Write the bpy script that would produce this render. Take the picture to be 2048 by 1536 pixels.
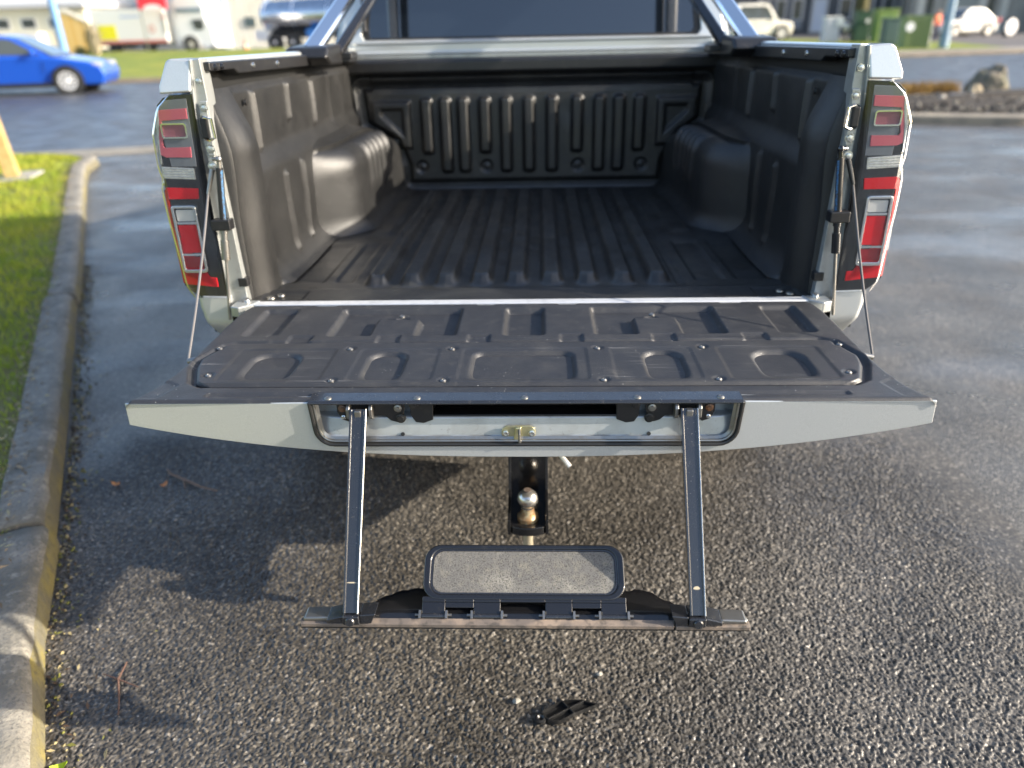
import bpy, bmesh, math, random
import numpy as np
from mathutils import Vector, Matrix
S = bpy.context.scene
for o in list(bpy.data.objects): bpy.data.objects.remove(o)
rnd = random.Random(7)
nrng = np.random.default_rng(11)
R = math.radians

# ------------------------------------------------------------------ camera, sky, sun, exposure
cam_d = bpy.data.cameras.new("camera"); cam = bpy.data.objects.new("camera", cam_d); S.collection.objects.link(cam)
right, down, fwd = Vector((.999, .032, -.021)), Vector((-.005, -.442, -.897)), Vector((-.038, .897, -.441))
fwd.normalize(); right = (right - fwd * right.dot(fwd)).normalized(); up = right.cross(fwd)
m = Matrix((right, up, -fwd)).transposed().to_4x4(); m.translation = Vector((.033, -1.799, 1.464))
cam.matrix_world = m
cam_d.sensor_width = 36; cam_d.lens = 36 * 1482.95 / 2048; cam_d.clip_start = .02; cam_d.clip_end = 3000
cam_d.dof.use_dof = True; cam_d.dof.focus_distance = 1.47; cam_d.dof.aperture_fstop = 1.9
S.camera = cam

SUN_TO = Vector((1.0, -.145, .405)).normalized()
EL = math.asin(SUN_TO.z); AZ = math.atan2(SUN_TO.x, SUN_TO.y)
W = bpy.data.worlds.new("World"); S.world = W; W.use_nodes = True
wn = W.node_tree; sky = wn.nodes.new('ShaderNodeTexSky'); sky.sky_type = 'NISHITA'; sky.sun_disc = False
sky.sun_elevation = EL; sky.sun_rotation = AZ; sky.air_density = .9; sky.dust_density = 2.2; sky.ozone_density = 1.0
wn.links.new(sky.outputs[0], wn.nodes['Background'].inputs[0]); wn.nodes['Background'].inputs[1].default_value = .15
sl = bpy.data.lights.new("sun", 'SUN'); sl.energy = 4.3; sl.angle = R(.55); sl.color = (1, .90, .76)
so = bpy.data.objects.new("sun", sl); S.collection.objects.link(so)
so.rotation_euler = SUN_TO.to_track_quat('Z', 'Y').to_euler(); so.location = (20, -10, 12)
S.view_settings.view_transform = 'Standard'; S.view_settings.look = 'None'; S.view_settings.exposure = 1.45; S.view_settings.gamma = 1
S.view_settings.use_curve_mapping = False
S.cycles.use_denoising = True
S.cycles.max_bounces = 8; S.cycles.transparent_max_bounces = 12

# ------------------------------------------------------------------ materials
def lin(c): return tuple(c) + (1,) if len(c) == 3 else c
def mat(name, col, rough=.5, metal=0., var=None, bump=None, coat=0., spec=.5, rvar=None, specks=None, scratch=None, coords='Object', emit=None):
    """var=(scale, colour2, lo, hi[,detail]); bump=[(kind, scale, strength, dist)]; specks=(scale, thresh, colour); rvar=(scale, rough2)"""
    M = bpy.data.materials.new(name); M.use_nodes = True
    t = M.node_tree; N = t.nodes; L = t.links; b = N['Principled BSDF']
    b.inputs['Base Color'].default_value = lin(col); b.inputs['Roughness'].default_value = rough; b.inputs['Metallic'].default_value = metal
    b.inputs['Coat Weight'].default_value = coat; b.inputs['Coat Roughness'].default_value = .06; b.inputs['Specular IOR Level'].default_value = spec
    tc = N.new('ShaderNodeTexCoord'); co = tc.outputs[coords]
    colout = None
    if var:
        vs = var if isinstance(var, list) else [var]
        for v in vs:
            n = N.new('ShaderNodeTexNoise'); n.inputs['Scale'].default_value = v[0]; n.inputs['Detail'].default_value = v[4] if len(v) > 4 else 5
            n.inputs['Roughness'].default_value = .6
            L.new(co, n.inputs['Vector'])
            mr = N.new('ShaderNodeMapRange'); mr.inputs['From Min'].default_value = v[2]; mr.inputs['From Max'].default_value = v[3]
            L.new(n.outputs['Fac'], mr.inputs['Value'])
            mx = N.new('ShaderNodeMix'); mx.data_type = 'RGBA'; L.new(mr.outputs[0], mx.inputs['Factor'])
            if colout is None: mx.inputs['A'].default_value = lin(col)
            else: L.new(colout, mx.inputs['A'])
            mx.inputs['B'].default_value = lin(v[1]); colout = mx.outputs['Result']
    if specks:
        n = N.new('ShaderNodeTexVoronoi'); n.inputs['Scale'].default_value = specks[0]; L.new(co, n.inputs['Vector'])
        n2 = N.new('ShaderNodeTexNoise'); n2.inputs['Scale'].default_value = specks[0] * .13; L.new(co, n2.inputs['Vector'])
        c = N.new('ShaderNodeMath'); c.operation = 'LESS_THAN'; c.inputs[1].default_value = specks[1]; L.new(n.outputs['Distance'], c.inputs[0])
        c2 = N.new('ShaderNodeMath'); c2.operation = 'GREATER_THAN'; c2.inputs[1].default_value = .56; L.new(n2.outputs['Fac'], c2.inputs[0])
        c3 = N.new('ShaderNodeMath'); c3.operation = 'MULTIPLY'; L.new(c.outputs[0], c3.inputs[0]); L.new(c2.outputs[0], c3.inputs[1])
        mx = N.new('ShaderNodeMix'); mx.data_type = 'RGBA'; L.new(c3.outputs[0], mx.inputs['Factor'])
        if colout is None: mx.inputs['A'].default_value = lin(col)
        else: L.new(colout, mx.inputs['A'])
        mx.inputs['B'].default_value = lin(specks[2]); colout = mx.outputs['Result']
    if scratch:   # fine scuff lines in two directions
        for ang, sd in ((.35, 0.), (-.9, 7.), (1.5, 3.)):
            mp = N.new('ShaderNodeMapping'); mp.inputs['Rotation'].default_value = (0, 0, ang); mp.inputs['Scale'].default_value = (3.5, 260, 3.5); mp.inputs['Location'].default_value = (sd, sd * 2, 0); L.new(co, mp.inputs[0])
            n = N.new('ShaderNodeTexNoise'); n.inputs['Scale'].default_value = 1.; n.inputs['Detail'].default_value = 1; L.new(mp.outputs[0], n.inputs['Vector'])
            n2 = N.new('ShaderNodeTexNoise'); n2.inputs['Scale'].default_value = 6.; L.new(co, n2.inputs['Vector'])
            c1 = N.new('ShaderNodeMapRange'); c1.inputs['From Min'].default_value = .70; c1.inputs['From Max'].default_value = .76; L.new(n.outputs['Fac'], c1.inputs['Value'])
            c2 = N.new('ShaderNodeMapRange'); c2.inputs['From Min'].default_value = .50; c2.inputs['From Max'].default_value = .62; c2.inputs['To Max'].default_value = scratch[0]; L.new(n2.outputs['Fac'], c2.inputs['Value'])
            c3 = N.new('ShaderNodeMath'); c3.operation = 'MULTIPLY'; L.new(c1.outputs[0], c3.inputs[0]); L.new(c2.outputs[0], c3.inputs[1])
            mx = N.new('ShaderNodeMix'); mx.data_type = 'RGBA'; L.new(c3.outputs[0], mx.inputs['Factor'])
            if colout is None: mx.inputs['A'].default_value = lin(col)
            else: L.new(colout, mx.inputs['A'])
            mx.inputs['B'].default_value = lin(scratch[1]); colout = mx.outputs['Result']
    if colout is not None: L.new(colout, b.inputs['Base Color'])
    if rvar:
        n = N.new('ShaderNodeTexNoise'); n.inputs['Scale'].default_value = rvar[0]; n.inputs['Detail'].default_value = 4; L.new(co, n.inputs['Vector'])
        mr = N.new('ShaderNodeMapRange'); mr.inputs['From Min'].default_value = .35; mr.inputs['From Max'].default_value = .65
        mr.inputs['To Min'].default_value = rough; mr.inputs['To Max'].default_value = rvar[1]; L.new(n.outputs['Fac'], mr.inputs['Value'])
        L.new(mr.outputs[0], b.inputs['Roughness'])
    prev = None
    for (k, sc, st, ds) in (bump or []):
        n = N.new('ShaderNodeTexNoise' if k == 'n' else 'ShaderNodeTexVoronoi'); n.inputs['Scale'].default_value = sc
        if k == 'n': n.inputs['Detail'].default_value = 4
        L.new(co, n.inputs['Vector'])
        bp = N.new('ShaderNodeBump'); bp.inputs['Strength'].default_value = st; bp.inputs['Distance'].default_value = ds
        L.new(n.outputs['Fac' if k == 'n' else 'Distance'], bp.inputs['Height'])
        if prev: L.new(prev, bp.inputs['Normal'])
        prev = bp.outputs['Normal']
    if prev: L.new(prev, b.inputs['Normal'])
    if emit: b.inputs['Emission Color'].default_value = lin(emit[0]); b.inputs['Emission Strength'].default_value = emit[1]
    return M

def clear_mat(name, tint=(1, 1, 1), rough=.03, refl=1.):
    M = bpy.data.materials.new(name); M.use_nodes = True; t = M.node_tree; N = t.nodes; L = t.links
    for n in list(N):
        if n.type != 'OUTPUT_MATERIAL': N.remove(n)
    out = [n for n in N if n.type == 'OUTPUT_MATERIAL'][0]
    tr = N.new('ShaderNodeBsdfTransparent'); tr.inputs[0].default_value = lin(tint)
    gl = N.new('ShaderNodeBsdfGlossy'); gl.inputs['Roughness'].default_value = rough
    fr = N.new('ShaderNodeFresnel'); fr.inputs['IOR'].default_value = 1.5
    mu = N.new('ShaderNodeMath'); mu.operation = 'MULTIPLY'; mu.inputs[1].default_value = refl; mu.use_clamp = True
    L.new(fr.outputs[0], mu.inputs[0])
    mx = N.new('ShaderNodeMixShader'); L.new(mu.outputs[0], mx.inputs[0]); L.new(tr.outputs[0], mx.inputs[1]); L.new(gl.outputs[0], mx.inputs[2])
    L.new(mx.outputs[0], out.inputs[0]); return M

def asphalt_mat(name, attr=False, dark=(.032, .032, .033), light=(.160, .150, .136), scale=150., rough=.45, chip_bump=1., wet=False):
    M = bpy.data.materials.new(name); M.use_nodes = True; t = M.node_tree; N = t.nodes; L = t.links; b = N['Principled BSDF']
    tc = N.new('ShaderNodeTexCoord'); co = tc.outputs['Object']
    vo = N.new('ShaderNodeTexVoronoi'); vo.inputs['Scale'].default_value = scale; L.new(co, vo.inputs['Vector'])
    if attr:
        at = N.new('ShaderNodeAttribute'); at.attribute_name = 'chip'; chip = at.outputs['Fac']
    else:
        sp = N.new('ShaderNodeSeparateColor'); L.new(vo.outputs['Color'], sp.inputs[0]); chip = sp.outputs[0]
    cr = N.new('ShaderNodeValToRGB'); L.new(chip, cr.inputs[0]); e = cr.color_ramp.elements
    e[0].position = 0; e[0].color = lin(dark); e[1].position = .72; e[1].color = lin([.45 * a + .55 * c for a, c in zip(light, dark)])
    x = e.new(.93); x.color = lin(light); x = e.new(.985); x.color = lin((.25, .23, .20)); x = e.new(1.0); x.color = lin((.34, .32, .29))
    big = N.new('ShaderNodeTexNoise'); big.inputs['Scale'].default_value = 1.7; big.inputs['Detail'].default_value = 6; L.new(co, big.inputs['Vector'])
    mr = N.new('ShaderNodeMapRange'); mr.inputs['From Min'].default_value = .3; mr.inputs['From Max'].default_value = .7; mr.inputs['To Min'].default_value = .60; mr.inputs['To Max'].default_value = 1.25
    L.new(big.outputs['Fac'], mr.inputs['Value'])
    mx = N.new('ShaderNodeMix'); mx.data_type = 'RGBA'; mx.blend_type = 'MULTIPLY'; mx.inputs['Factor'].default_value = 1
    L.new(cr.outputs[0], mx.inputs['A']); L.new(mr.outputs[0], mx.inputs['B']); L.new(mx.outputs['Result'], b.inputs['Base Color'])
    n2 = N.new('ShaderNodeTexNoise'); n2.inputs['Scale'].default_value = 2.3; n2.inputs['Detail'].default_value = 5; L.new(co, n2.inputs['Vector'])
    r2 = N.new('ShaderNodeMapRange'); r2.inputs['From Min'].default_value = .35; r2.inputs['From Max'].default_value = .65; r2.inputs['To Min'].default_value = rough - .1; r2.inputs['To Max'].default_value = rough + .12
    L.new(n2.outputs['Fac'], r2.inputs['Value']); L.new(r2.outputs[0], b.inputs['Roughness'])
    if wet:   # damp streaks with a film of water: smoother and glossier
        mp = N.new('ShaderNodeMapping'); mp.inputs['Scale'].default_value = (.8, 1.7, 1); mp.inputs['Rotation'].default_value = (0, 0, R(-14)); L.new(co, mp.inputs[0])
        wn_ = N.new('ShaderNodeTexNoise'); wn_.inputs['Scale'].default_value = .9; wn_.inputs['Detail'].default_value = 5; L.new(mp.outputs[0], wn_.inputs['Vector'])
        w2 = N.new('ShaderNodeMapRange'); w2.inputs['From Min'].default_value = .50; w2.inputs['From Max'].default_value = .68; w2.inputs['To Max'].default_value = .5; L.new(wn_.outputs['Fac'], w2.inputs['Value'])
        L.new(w2.outputs[0], b.inputs['Coat Weight']); b.inputs['Coat Roughness'].default_value = .19
    b1 = N.new('ShaderNodeBump'); b1.inputs['Strength'].default_value = .8 * chip_bump; b1.inputs['Distance'].default_value = .004; b1.invert = True; L.new(vo.outputs['Distance'], b1.inputs['Height'])
    v3 = N.new('ShaderNodeTexNoise'); v3.inputs['Scale'].default_value = scale * 3.2; L.new(co, v3.inputs['Vector'])
    b2 = N.new('ShaderNodeBump'); b2.inputs['Strength'].default_value = .5; b2.inputs['Distance'].default_value = .0012; L.new(v3.outputs['Fac'], b2.inputs['Height'])
    L.new(b1.outputs[0], b2.inputs['Normal']); L.new(b2.outputs[0], b.inputs['Normal'])
    return M

M = {}
M['silver'] = mat('silver_paint', (.47, .49, .485), .30, .5, coat=.9, var=(900, (.55, .57, .565), .4, .6, 2), bump=[('n', 1500, .02, .001)])
M['silver_raw'] = mat('silver_inner_paint', (.38, .40, .41), .33, .45, var=[(18, (.31, .32, .32), .45, .7), (90, (.25, .25, .24), .6, .75)], coat=.2)
M['jamb'] = mat('jamb_paint', (.36, .375, .37), .3, .5, coat=.5, var=(30, (.28, .29, .28), .5, .75))
M['liner'] = mat('liner_plastic', (.013, .013, .013), .31, var=[(5, (.028, .028, .025), .46, .72), (60, (.045, .042, .037), .56, .8)], bump=[('n', 480, .35, .0012)], rvar=(9, .48), spec=.6, scratch=(.6, (.09, .088, .085)))
M['side_liner'] = mat('side_liner_plastic', (.013, .013, .013), .37, var=[(4, (.022, .0217, .0212), .42, .68), (22, (.018, .018, .0175), .5, .7), (60, (.032, .031, .030), .58, .8)], bump=[('n', 480, .35, .0012), ('n', 14, .06, .01), ('n', 700, .4, .0014)], rvar=(9, .46), spec=.5)
M['gate_liner'] = mat('tailgate_liner_plastic', (.020, .021, .024), .44, var=[(9, (.034, .034, .035), .5, .75), (45, (.048, .047, .045), .58, .8)], bump=[('n', 420, .45, .0015), ('n', 60, .12, .002)], rvar=(14, .56), specks=(95, .085, (.42, .42, .40)), spec=.6, scratch=(.7, (.16, .16, .16)))
M['cover'] = mat('cover_plastic', (.021, .022, .025), .43, var=[(11, (.036, .036, .036), .5, .75), (38, (.050, .048, .045), .6, .8)], bump=[('n', 420, .45, .0015)], rvar=(12, .55), specks=(80, .07, (.40, .40, .38)), spec=.6, scratch=(.8, (.18, .18, .18)))
M['blk'] = mat('black_plastic', (.013, .013, .014), .35, bump=[('n', 300, .12, .001)], var=(40, (.03, .028, .025), .55, .75))
M['blk_gloss'] = mat('black_gloss_paint', (.008, .008, .009), .12, coat=.6, rvar=(30, .22), var=(25, (.03, .027, .022), .62, .8))
M['arm'] = mat('black_anodised_metal', (.014, .015, .018), .17, .0, coat=.8, var=[(60, (.05, .046, .04), .62, .8)], specks=(260, .10, (.34, .32, .28)), rvar=(50, .3))
M['steel'] = mat('worn_steel', (.27, .265, .25), .36, .9, var=(60, (.25, .22, .18), .5, .75))
M['zinc'] = mat('zinc_steel', (.62, .62, .60), .25, .95, var=(80, (.45, .43, .38), .5, .75))
M['sill'] = mat('sill_paint', (.62, .64, .66), .35, .25, coat=.5, var=(30, (.52, .54, .56), .5, .7))
M['gold_zinc'] = mat('yellow_zinc', (.55, .52, .30), .28, .8, var=(50, (.40, .38, .26), .45, .7))
M['chrome'] = mat('chrome', (.80, .80, .80), .07, 1.)
M['rust'] = mat('rusty_steel', (.13, .085, .06), .5, .5, var=(60, (.20, .09, .04), .4, .65))
M['ball'] = mat('ball_steel', (.55, .53, .50), .24, .9, var=[(45, (.36, .25, .17), .55, .68)], bump=[('n', 70, .25, .002)])
M['white_handle'] = mat('bright_handle', (.80, .79, .75), .25, .5)
M['yellow_pin'] = mat('yellow_pin', (.60, .42, .06), .45)
M['grip'] = mat('grip_tape', (.120, .117, .111), .85, var=[(14, (.25, .238, .205), .52, .74), (70, (.17, .16, .135), .5, .7), (420, (.05, .048, .043), .5, .62)], bump=[('n', 900, .9, .0015)], specks=(420, .16, (.30, .28, .24)))
M['dusty_edge'] = mat('scuffed_edge', (.12, .10, .085), .6, var=[(16, (.24, .185, .14), .45, .65), (60, (.05, .045, .04), .5, .7)])
M['rubber'] = mat('rubber', (.010, .010, .010), .5)
M['tyre'] = mat('tyre_rubber', (.018, .018, .018), .75, bump=[('n', 60, .3, .004)])
M['glass_dark'] = mat('tinted_glass', (.006, .009, .014), .03, 0., spec=1.0, coat=1.)
M['lens_red'] = mat('red_lens', (.42, .004, .010), .25, 0., coat=.35, spec=.3, bump=[('v', 420, .15, .001)], var=(12, (.50, .006, .014), .4, .6))
M['lens_dkred'] = mat('dark_red_lens', (.20, .006, .014), .2, coat=.4, bump=[('v', 300, .2, .001)])
M['lens_pink'] = mat('smoked_red_sky_sheen', (.36, .075, .10), .2, coat=.5, bump=[('v', 380, .25, .001)])  # smoked red made paler: sky reflection on the cover mixed into the colour
M['lens_clear'] = mat('clear_reflector', (.60, .60, .58), .22, .6, var=(160, (.40, .40, .39), .4, .65), bump=[('n', 120, .25, .003)], coat=.6)
M['lens_white'] = mat('white_reverse_lens', (.46, .46, .45), .3, .1, coat=1., bump=[('v', 420, .5, .002)])
M['lamp_black'] = mat('lamp_black', (.006, .006, .008), .07, coat=1.)
M['lamp_grey'] = mat('lamp_smoke_sky_sheen', (.10, .11, .125), .1, coat=1.)  # smoke grey lightened by the reflection painted into it
M['clear'] = clear_mat('clear_cover', (.94, .95, .95), .03, 1.5)
M['sheen_strip'] = mat('side_sheen', (.42, .45, .48), .2, .6, coat=.6, var=(40, (.30, .33, .36), .4, .6))  # added strip: pale blue reflection of the clear cover put into colour
M['lens_box_sheen'] = mat('smoked_box_sky_sheen', (.20, .065, .085), .2, coat=.5, bump=[('v', 300, .2, .001)])  # red box lens tone also holds the cover's pale sky reflection
M['label_blue'] = mat('blue_label', (.035, .13, .27), .5, var=(300, (.03, .03, .04), .5, .55))
M['plank_dirt'] = mat('dirt', (.05, .04, .03), .9)

M['asphalt'] = asphalt_mat('asphalt', dark=(.034, .033, .032), light=(.165, .152, .134), scale=175, rough=.36, chip_bump=.85, wet=True)
M['asphalt_near'] = asphalt_mat('asphalt_near', attr=True, dark=(.034, .0315, .028), light=(.160, .143, .118), rough=.42, chip_bump=.0)
M['road'] = asphalt_mat('road_asphalt', dark=(.036, .040, .047), light=(.09, .094, .102), scale=120, rough=.38, chip_bump=.7)
M['concrete'] = mat('kerb_concrete', (.20, .188, .162), .85, var=[(6, (.115, .11, .092), .42, .65), (26, (.29, .27, .225), .52, .7), (120, (.10, .095, .085), .5, .7)], bump=[('n', 90, .6, .006), ('n', 12, .3, .02)])
M['moss'] = mat('mossy_concrete', (.15, .135, .08), .9, var=[(5, (.23, .19, .05), .48, .66), (11, (.13, .12, .085), .45, .6), (40, (.10, .09, .06), .5, .7)], bump=[('n', 120, .6, .006)])
M['gutter'] = mat('gutter_concrete', (.22, .20, .165), .8, var=[(3, (.16, .145, .115), .4, .65), (40, (.28, .26, .22), .5, .7)], bump=[('n', 60, .4, .01)])
M['soil'] = mat('soil', (.16, .15, .045), .95, var=[(3, (.10, .12, .02), .4, .6), (20, (.13, .105, .05), .5, .7)], bump=[('n', 40, .8, .03)])
M['grass'] = mat('grass_blades', (.26, .34, .035), .6, var=[(2.2, (.42, .42, .05), .4, .62), (7, (.42, .35, .14), .6, .75)], spec=.3)
M['grass_far'] = mat('grass_far', (.13, .18, .012), .8, var=[(.6, (.22, .24, .018), .4, .6), (3, (.10, .09, .03), .55, .75)], bump=[('n', 14, 1., .08)])
M['timber'] = mat('post_timber', (.42, .30, .12), .8, var=[(14, (.32, .22, .08), .4, .65)], bump=[('n', 50, .4, .004)])
M['mulch'] = mat('dark_mulch', (.035, .030, .026), .95, var=[(8, (.07, .06, .05), .5, .7), (30, (.02, .018, .016), .5, .7)], bump=[('n', 16, 1., .06)])
M['rock'] = mat('rock', (.17, .145, .105), .9, var=[(5, (.09, .09, .06), .42, .6), (14, (.26, .20, .14), .55, .72)], bump=[('n', 9, .8, .06), ('n', 40, .5, .015)])
M['gold_straw'] = mat('dry_grass', (.32, .20, .05), .9, var=(5, (.22, .13, .04), .4, .6), bump=[('n', 20, .8, .03)])
M['plastic_clip'] = mat('clip_plastic', (.012, .012, .012), .38, bump=[('n', 200, .2, .001)])

def add_translucency(ma, fac):
    t = ma.node_tree; N = t.nodes; L = t.links; b = N['Principled BSDF']; out = [n for n in N if n.type == 'OUTPUT_MATERIAL'][0]
    tr = N.new('ShaderNodeBsdfTranslucent'); L.new(b.inputs['Base Color'].links[0].from_socket, tr.inputs[0]); mx = N.new('ShaderNodeMixShader'); mx.inputs[0].default_value = fac
    L.new(b.outputs[0], mx.inputs[1]); L.new(tr.outputs[0], mx.inputs[2]); L.new(mx.outputs[0], out.inputs[0])
add_translucency(M['grass'], .45)
# ------------------------------------------------------------------ mesh helpers
def lk(o): S.collection.objects.link(o); return o
def tag(o, label=None, cat=None, group=None, kind=None):
    if label: o['label'] = label
    if cat: o['category'] = cat
    if group: o['group'] = group
    if kind: o['kind'] = kind
    return o
def empty(name, loc=(0, 0, 0), rz=0., parent=None):
    o = lk(bpy.data.objects.new(name, None)); o.location = loc; o.rotation_euler = (0, 0, rz); o.empty_display_size = .1
    if parent: o.parent = parent
    return o
def finish(name, me, ma, parent=None, bev=0., ang=35, seg=2):
    if not isinstance(ma, (list, tuple)): ma = [ma]
    for x in ma: me.materials.append(x)
    o = lk(bpy.data.objects.new(name, me))
    if parent: o.parent = parent
    me.polygons.foreach_set('use_smooth', [True] * len(me.polygons)); me.update()
    try: me.set_sharp_from_angle(angle=R(ang))
    except Exception: pass
    if bev:
        b = o.modifiers.new('Bevel', 'BEVEL'); b.width = bev; b.segments = seg; b.limit_method = 'ANGLE'; b.angle_limit = R(30); b.harden_normals = True
    return o
class MB:
    def __init__(s): s.v = []; s.f = []; s.mi = []
    def add(s, vs, fs, mi=0):
        n = len(s.v); s.v += [tuple(x) for x in vs]; s.f += [tuple(i + n for i in f) for f in fs]; s.mi += [mi] * len(fs); return s
    def box(s, x0, x1, y0, y1, z0, z1, mi=0, rot=None, piv=None):
        vs = [(x, y, z) for x in (x0, x1) for y in (y0, y1) for z in (z0, z1)]
        if rot is not None:
            p = Vector(piv if piv else ((x0 + x1) / 2, (y0 + y1) / 2, (z0 + z1) / 2)); vs = [tuple(rot @ (Vector(v) - p) + p) for v in vs]
        return s.add(vs, [(0, 1, 3, 2), (4, 6, 7, 5), (0, 4, 5, 1), (2, 3, 7, 6), (0, 2, 6, 4), (1, 5, 7, 3)], mi)
    def prism(s, poly, a0, a1, axis='y', mi=0):
        """2-D polygon extruded along an axis; a0/a1 numbers or functions of the 2-D point"""
        n = len(poly); g = lambda a, p: a(*p) if callable(a) else a
        def P(p, a):
            return {'y': (p[0], a, p[1]), 'x': (a, p[0], p[1]), 'z': (p[0], p[1], a)}[axis]
        vs = [P(p, g(a0, p)) for p in poly] + [P(p, g(a1, p)) for p in poly]
        fs = [tuple(range(n)), tuple(range(2 * n - 1, n - 1, -1))] + [(i, i + n, (i + 1) % n + n, (i + 1) % n) for i in range(n)]
        return s.add(vs, fs, mi)
    def ring(s, outer, inner, a0, a1, axis='y', mi=0):
        n = len(outer); g = lambda a, p: a(*p) if callable(a) else a
        def P(p, a): return {'y': (p[0], a, p[1]), 'x': (a, p[0], p[1]), 'z': (p[0], p[1], a)}[axis]
        vs = [P(p, g(a0, p)) for p in outer] + [P(p, g(a0, p)) for p in inner] + [P(p, g(a1, p)) for p in outer] + [P(p, g(a1, p)) for p in inner]
        fs = []
        for i in range(n):
            j = (i + 1) % n
            fs += [(i, j, n + j, n + i), (2 * n + i, 3 * n + i, 3 * n + j, 2 * n + j), (i, 2 * n + i, 2 * n + j, j), (n + i, n + j, 3 * n + j, 3 * n + i)]
        return s.add(vs, fs, mi)
    def cyl(s, p0, p1, r, r1=None, seg=12, mi=0, cap=True):
        p0, p1 = Vector(p0), Vector(p1); r1 = r if r1 is None else r1; d = (p1 - p0).normalized()
        a = d.orthogonal().normalized(); b = d.cross(a)
        vs = [p0 + (a * math.cos(t) + b * math.sin(t)) * r for t in [2 * math.pi * i / seg for i in range(seg)]] + [p1 + (a * math.cos(t) + b * math.sin(t)) * r1 for t in [2 * math.pi * i / seg for i in range(seg)]]
        fs = [(i, (i + 1) % seg, (i + 1) % seg + seg, i + seg) for i in range(seg)]
        if cap: fs += [tuple(range(seg - 1, -1, -1)), tuple(range(seg, 2 * seg))]
        return s.add(vs, fs, mi)
    def tube(s, path, r, seg=8, mi=0, closed=False, flat=None):
        """flat=(a,b,ref): elliptical/rectangular-ish section"""
        P = [Vector(p) for p in path]; n = len(P); rings = []; prev = None
        for i in range(n):
            d = (P[(i + 1) % n] - P[i - 1]) if closed else (P[min(i + 1, n - 1)] - P[max(i - 1, 0)])
            d.normalize()
            a = d.orthogonal().normalized() if prev is None else (prev - d * prev.dot(d)).normalized()
            prev = a; b = d.cross(a); rr = r[i] if isinstance(r, (list, tuple)) else r
            rings.append([P[i] + (a * math.cos(t) + b * math.sin(t)) * rr for t in [2 * math.pi * k / seg for k in range(seg)]])
        vs = [v for q in rings for v in q]; fs = []
        for i in range(n if closed else n - 1):
            j = (i + 1) % n
            fs += [(i * seg + k, i * seg + (k + 1) % seg, j * seg + (k + 1) % seg, j * seg + k) for k in range(seg)]
        if not closed: fs += [tuple(range(seg - 1, -1, -1)), tuple(range((n - 1) * seg, n * seg))]
        return s.add(vs, fs, mi)
    def lathe(s, prof, c=(0, 0, 0), axis=(0, 0, 1), seg=20, mi=0):
        ax = Vector(axis).normalized(); a = ax.orthogonal().normalized(); b = ax.cross(a); c = Vector(c); vs = []
        for (r, h) in prof: vs += [c + ax * h + (a * math.cos(t) + b * math.sin(t)) * max(r, 1e-5) for t in [2 * math.pi * k / seg for k in range(seg)]]
        n = len(prof); fs = []
        for i in range(n - 1): fs += [(i * seg + k, i * seg + (k + 1) % seg, (i + 1) * seg + (k + 1) % seg, (i + 1) * seg + k) for k in range(seg)]
        fs += [tuple(range(seg - 1, -1, -1)), tuple(range((n - 1) * seg, n * seg))]
        return s.add(vs, fs, mi)
    def sphere(s, c, r, seg=12, sq=(1, 1, 1), mi=0, jit=0):
        c = Vector(c); vs = []; fs = []; n = seg // 2
        for i in range(n + 1):
            th = math.pi * i / n
            for k in range(seg):
                ph = 2 * math.pi * k / seg; j = 1 + rnd.uniform(-jit, jit)
                vs.append((c.x + r * sq[0] * j * math.sin(th) * math.cos(ph), c.y + r * sq[1] * j * math.sin(th) * math.sin(ph), c.z + r * sq[2] * j * math.cos(th)))
        for i in range(n): fs += [(i * seg + k, (i + 1) * seg + k, (i + 1) * seg + (k + 1) % seg, i * seg + (k + 1) % seg) for k in range(seg)]
        return s.add(vs, fs, mi)
    def build(s, name, ma, parent=None, bev=0., ang=35, seg=2):
        me = bpy.data.meshes.new(name); me.from_pydata(s.v, [], s.f)
        if any(s.mi): me.polygons.foreach_set('material_index', s.mi)
        bm = bmesh.new(); bm.from_mesh(me); bmesh.ops.remove_doubles(bm, verts=bm.verts, dist=1e-6); bmesh.ops.recalc_face_normals(bm, faces=bm.faces); bm.to_mesh(me); bm.free()
        return finish(name, me, ma, parent, bev, ang, seg)
def grid(name, X, Y, Z, ma, parent=None, ang=60, flip=False):
    nu, nv = X.shape; n = nu * nv
    me = bpy.data.meshes.new(name); me.vertices.add(n)
    me.vertices.foreach_set('co', np.stack([X, Y, Z], -1).reshape(-1).astype(np.float32))
    i = np.arange(n).reshape(nu, nv); q = np.stack([i[:-1, :-1], i[1:, :-1], i[1:, 1:], i[:-1, 1:]], -1).reshape(-1, 4)
    if flip: q = q[:, ::-1]
    nf = len(q); me.loops.add(nf * 4); me.loops.foreach_set('vertex_index', q.reshape(-1).astype(np.int32))
    me.polygons.add(nf); me.polygons.foreach_set('loop_start', np.arange(0, nf * 4, 4, dtype=np.int32))
    try: me.polygons.foreach_set('loop_total', np.full(nf, 4, np.int32))
    except Exception: pass
    me.update(calc_edges=True); me.validate()
    return finish(name, me, ma, parent, 0, ang)
def sst(a, b, x): t = np.clip((x - a) / (b - a), 0, 1); return t * t * (3 - 2 * t)
def rbox(X, Y, x0, x1, y0, y1, r, e, corners=None):
    """1 inside a rounded box, smooth edge of width e (inside)"""
    cx, cy, hx, hy = (x0 + x1) / 2, (y0 + y1) / 2, (x1 - x0) / 2, (y1 - y0) / 2
    qx, qy = np.abs(X - cx) - hx + r, np.abs(Y - cy) - hy + r
    sd = np.hypot(np.maximum(qx, 0), np.maximum(qy, 0)) + np.minimum(np.maximum(qx, qy), 0) - r
    return sst(0, e, -sd)
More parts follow.
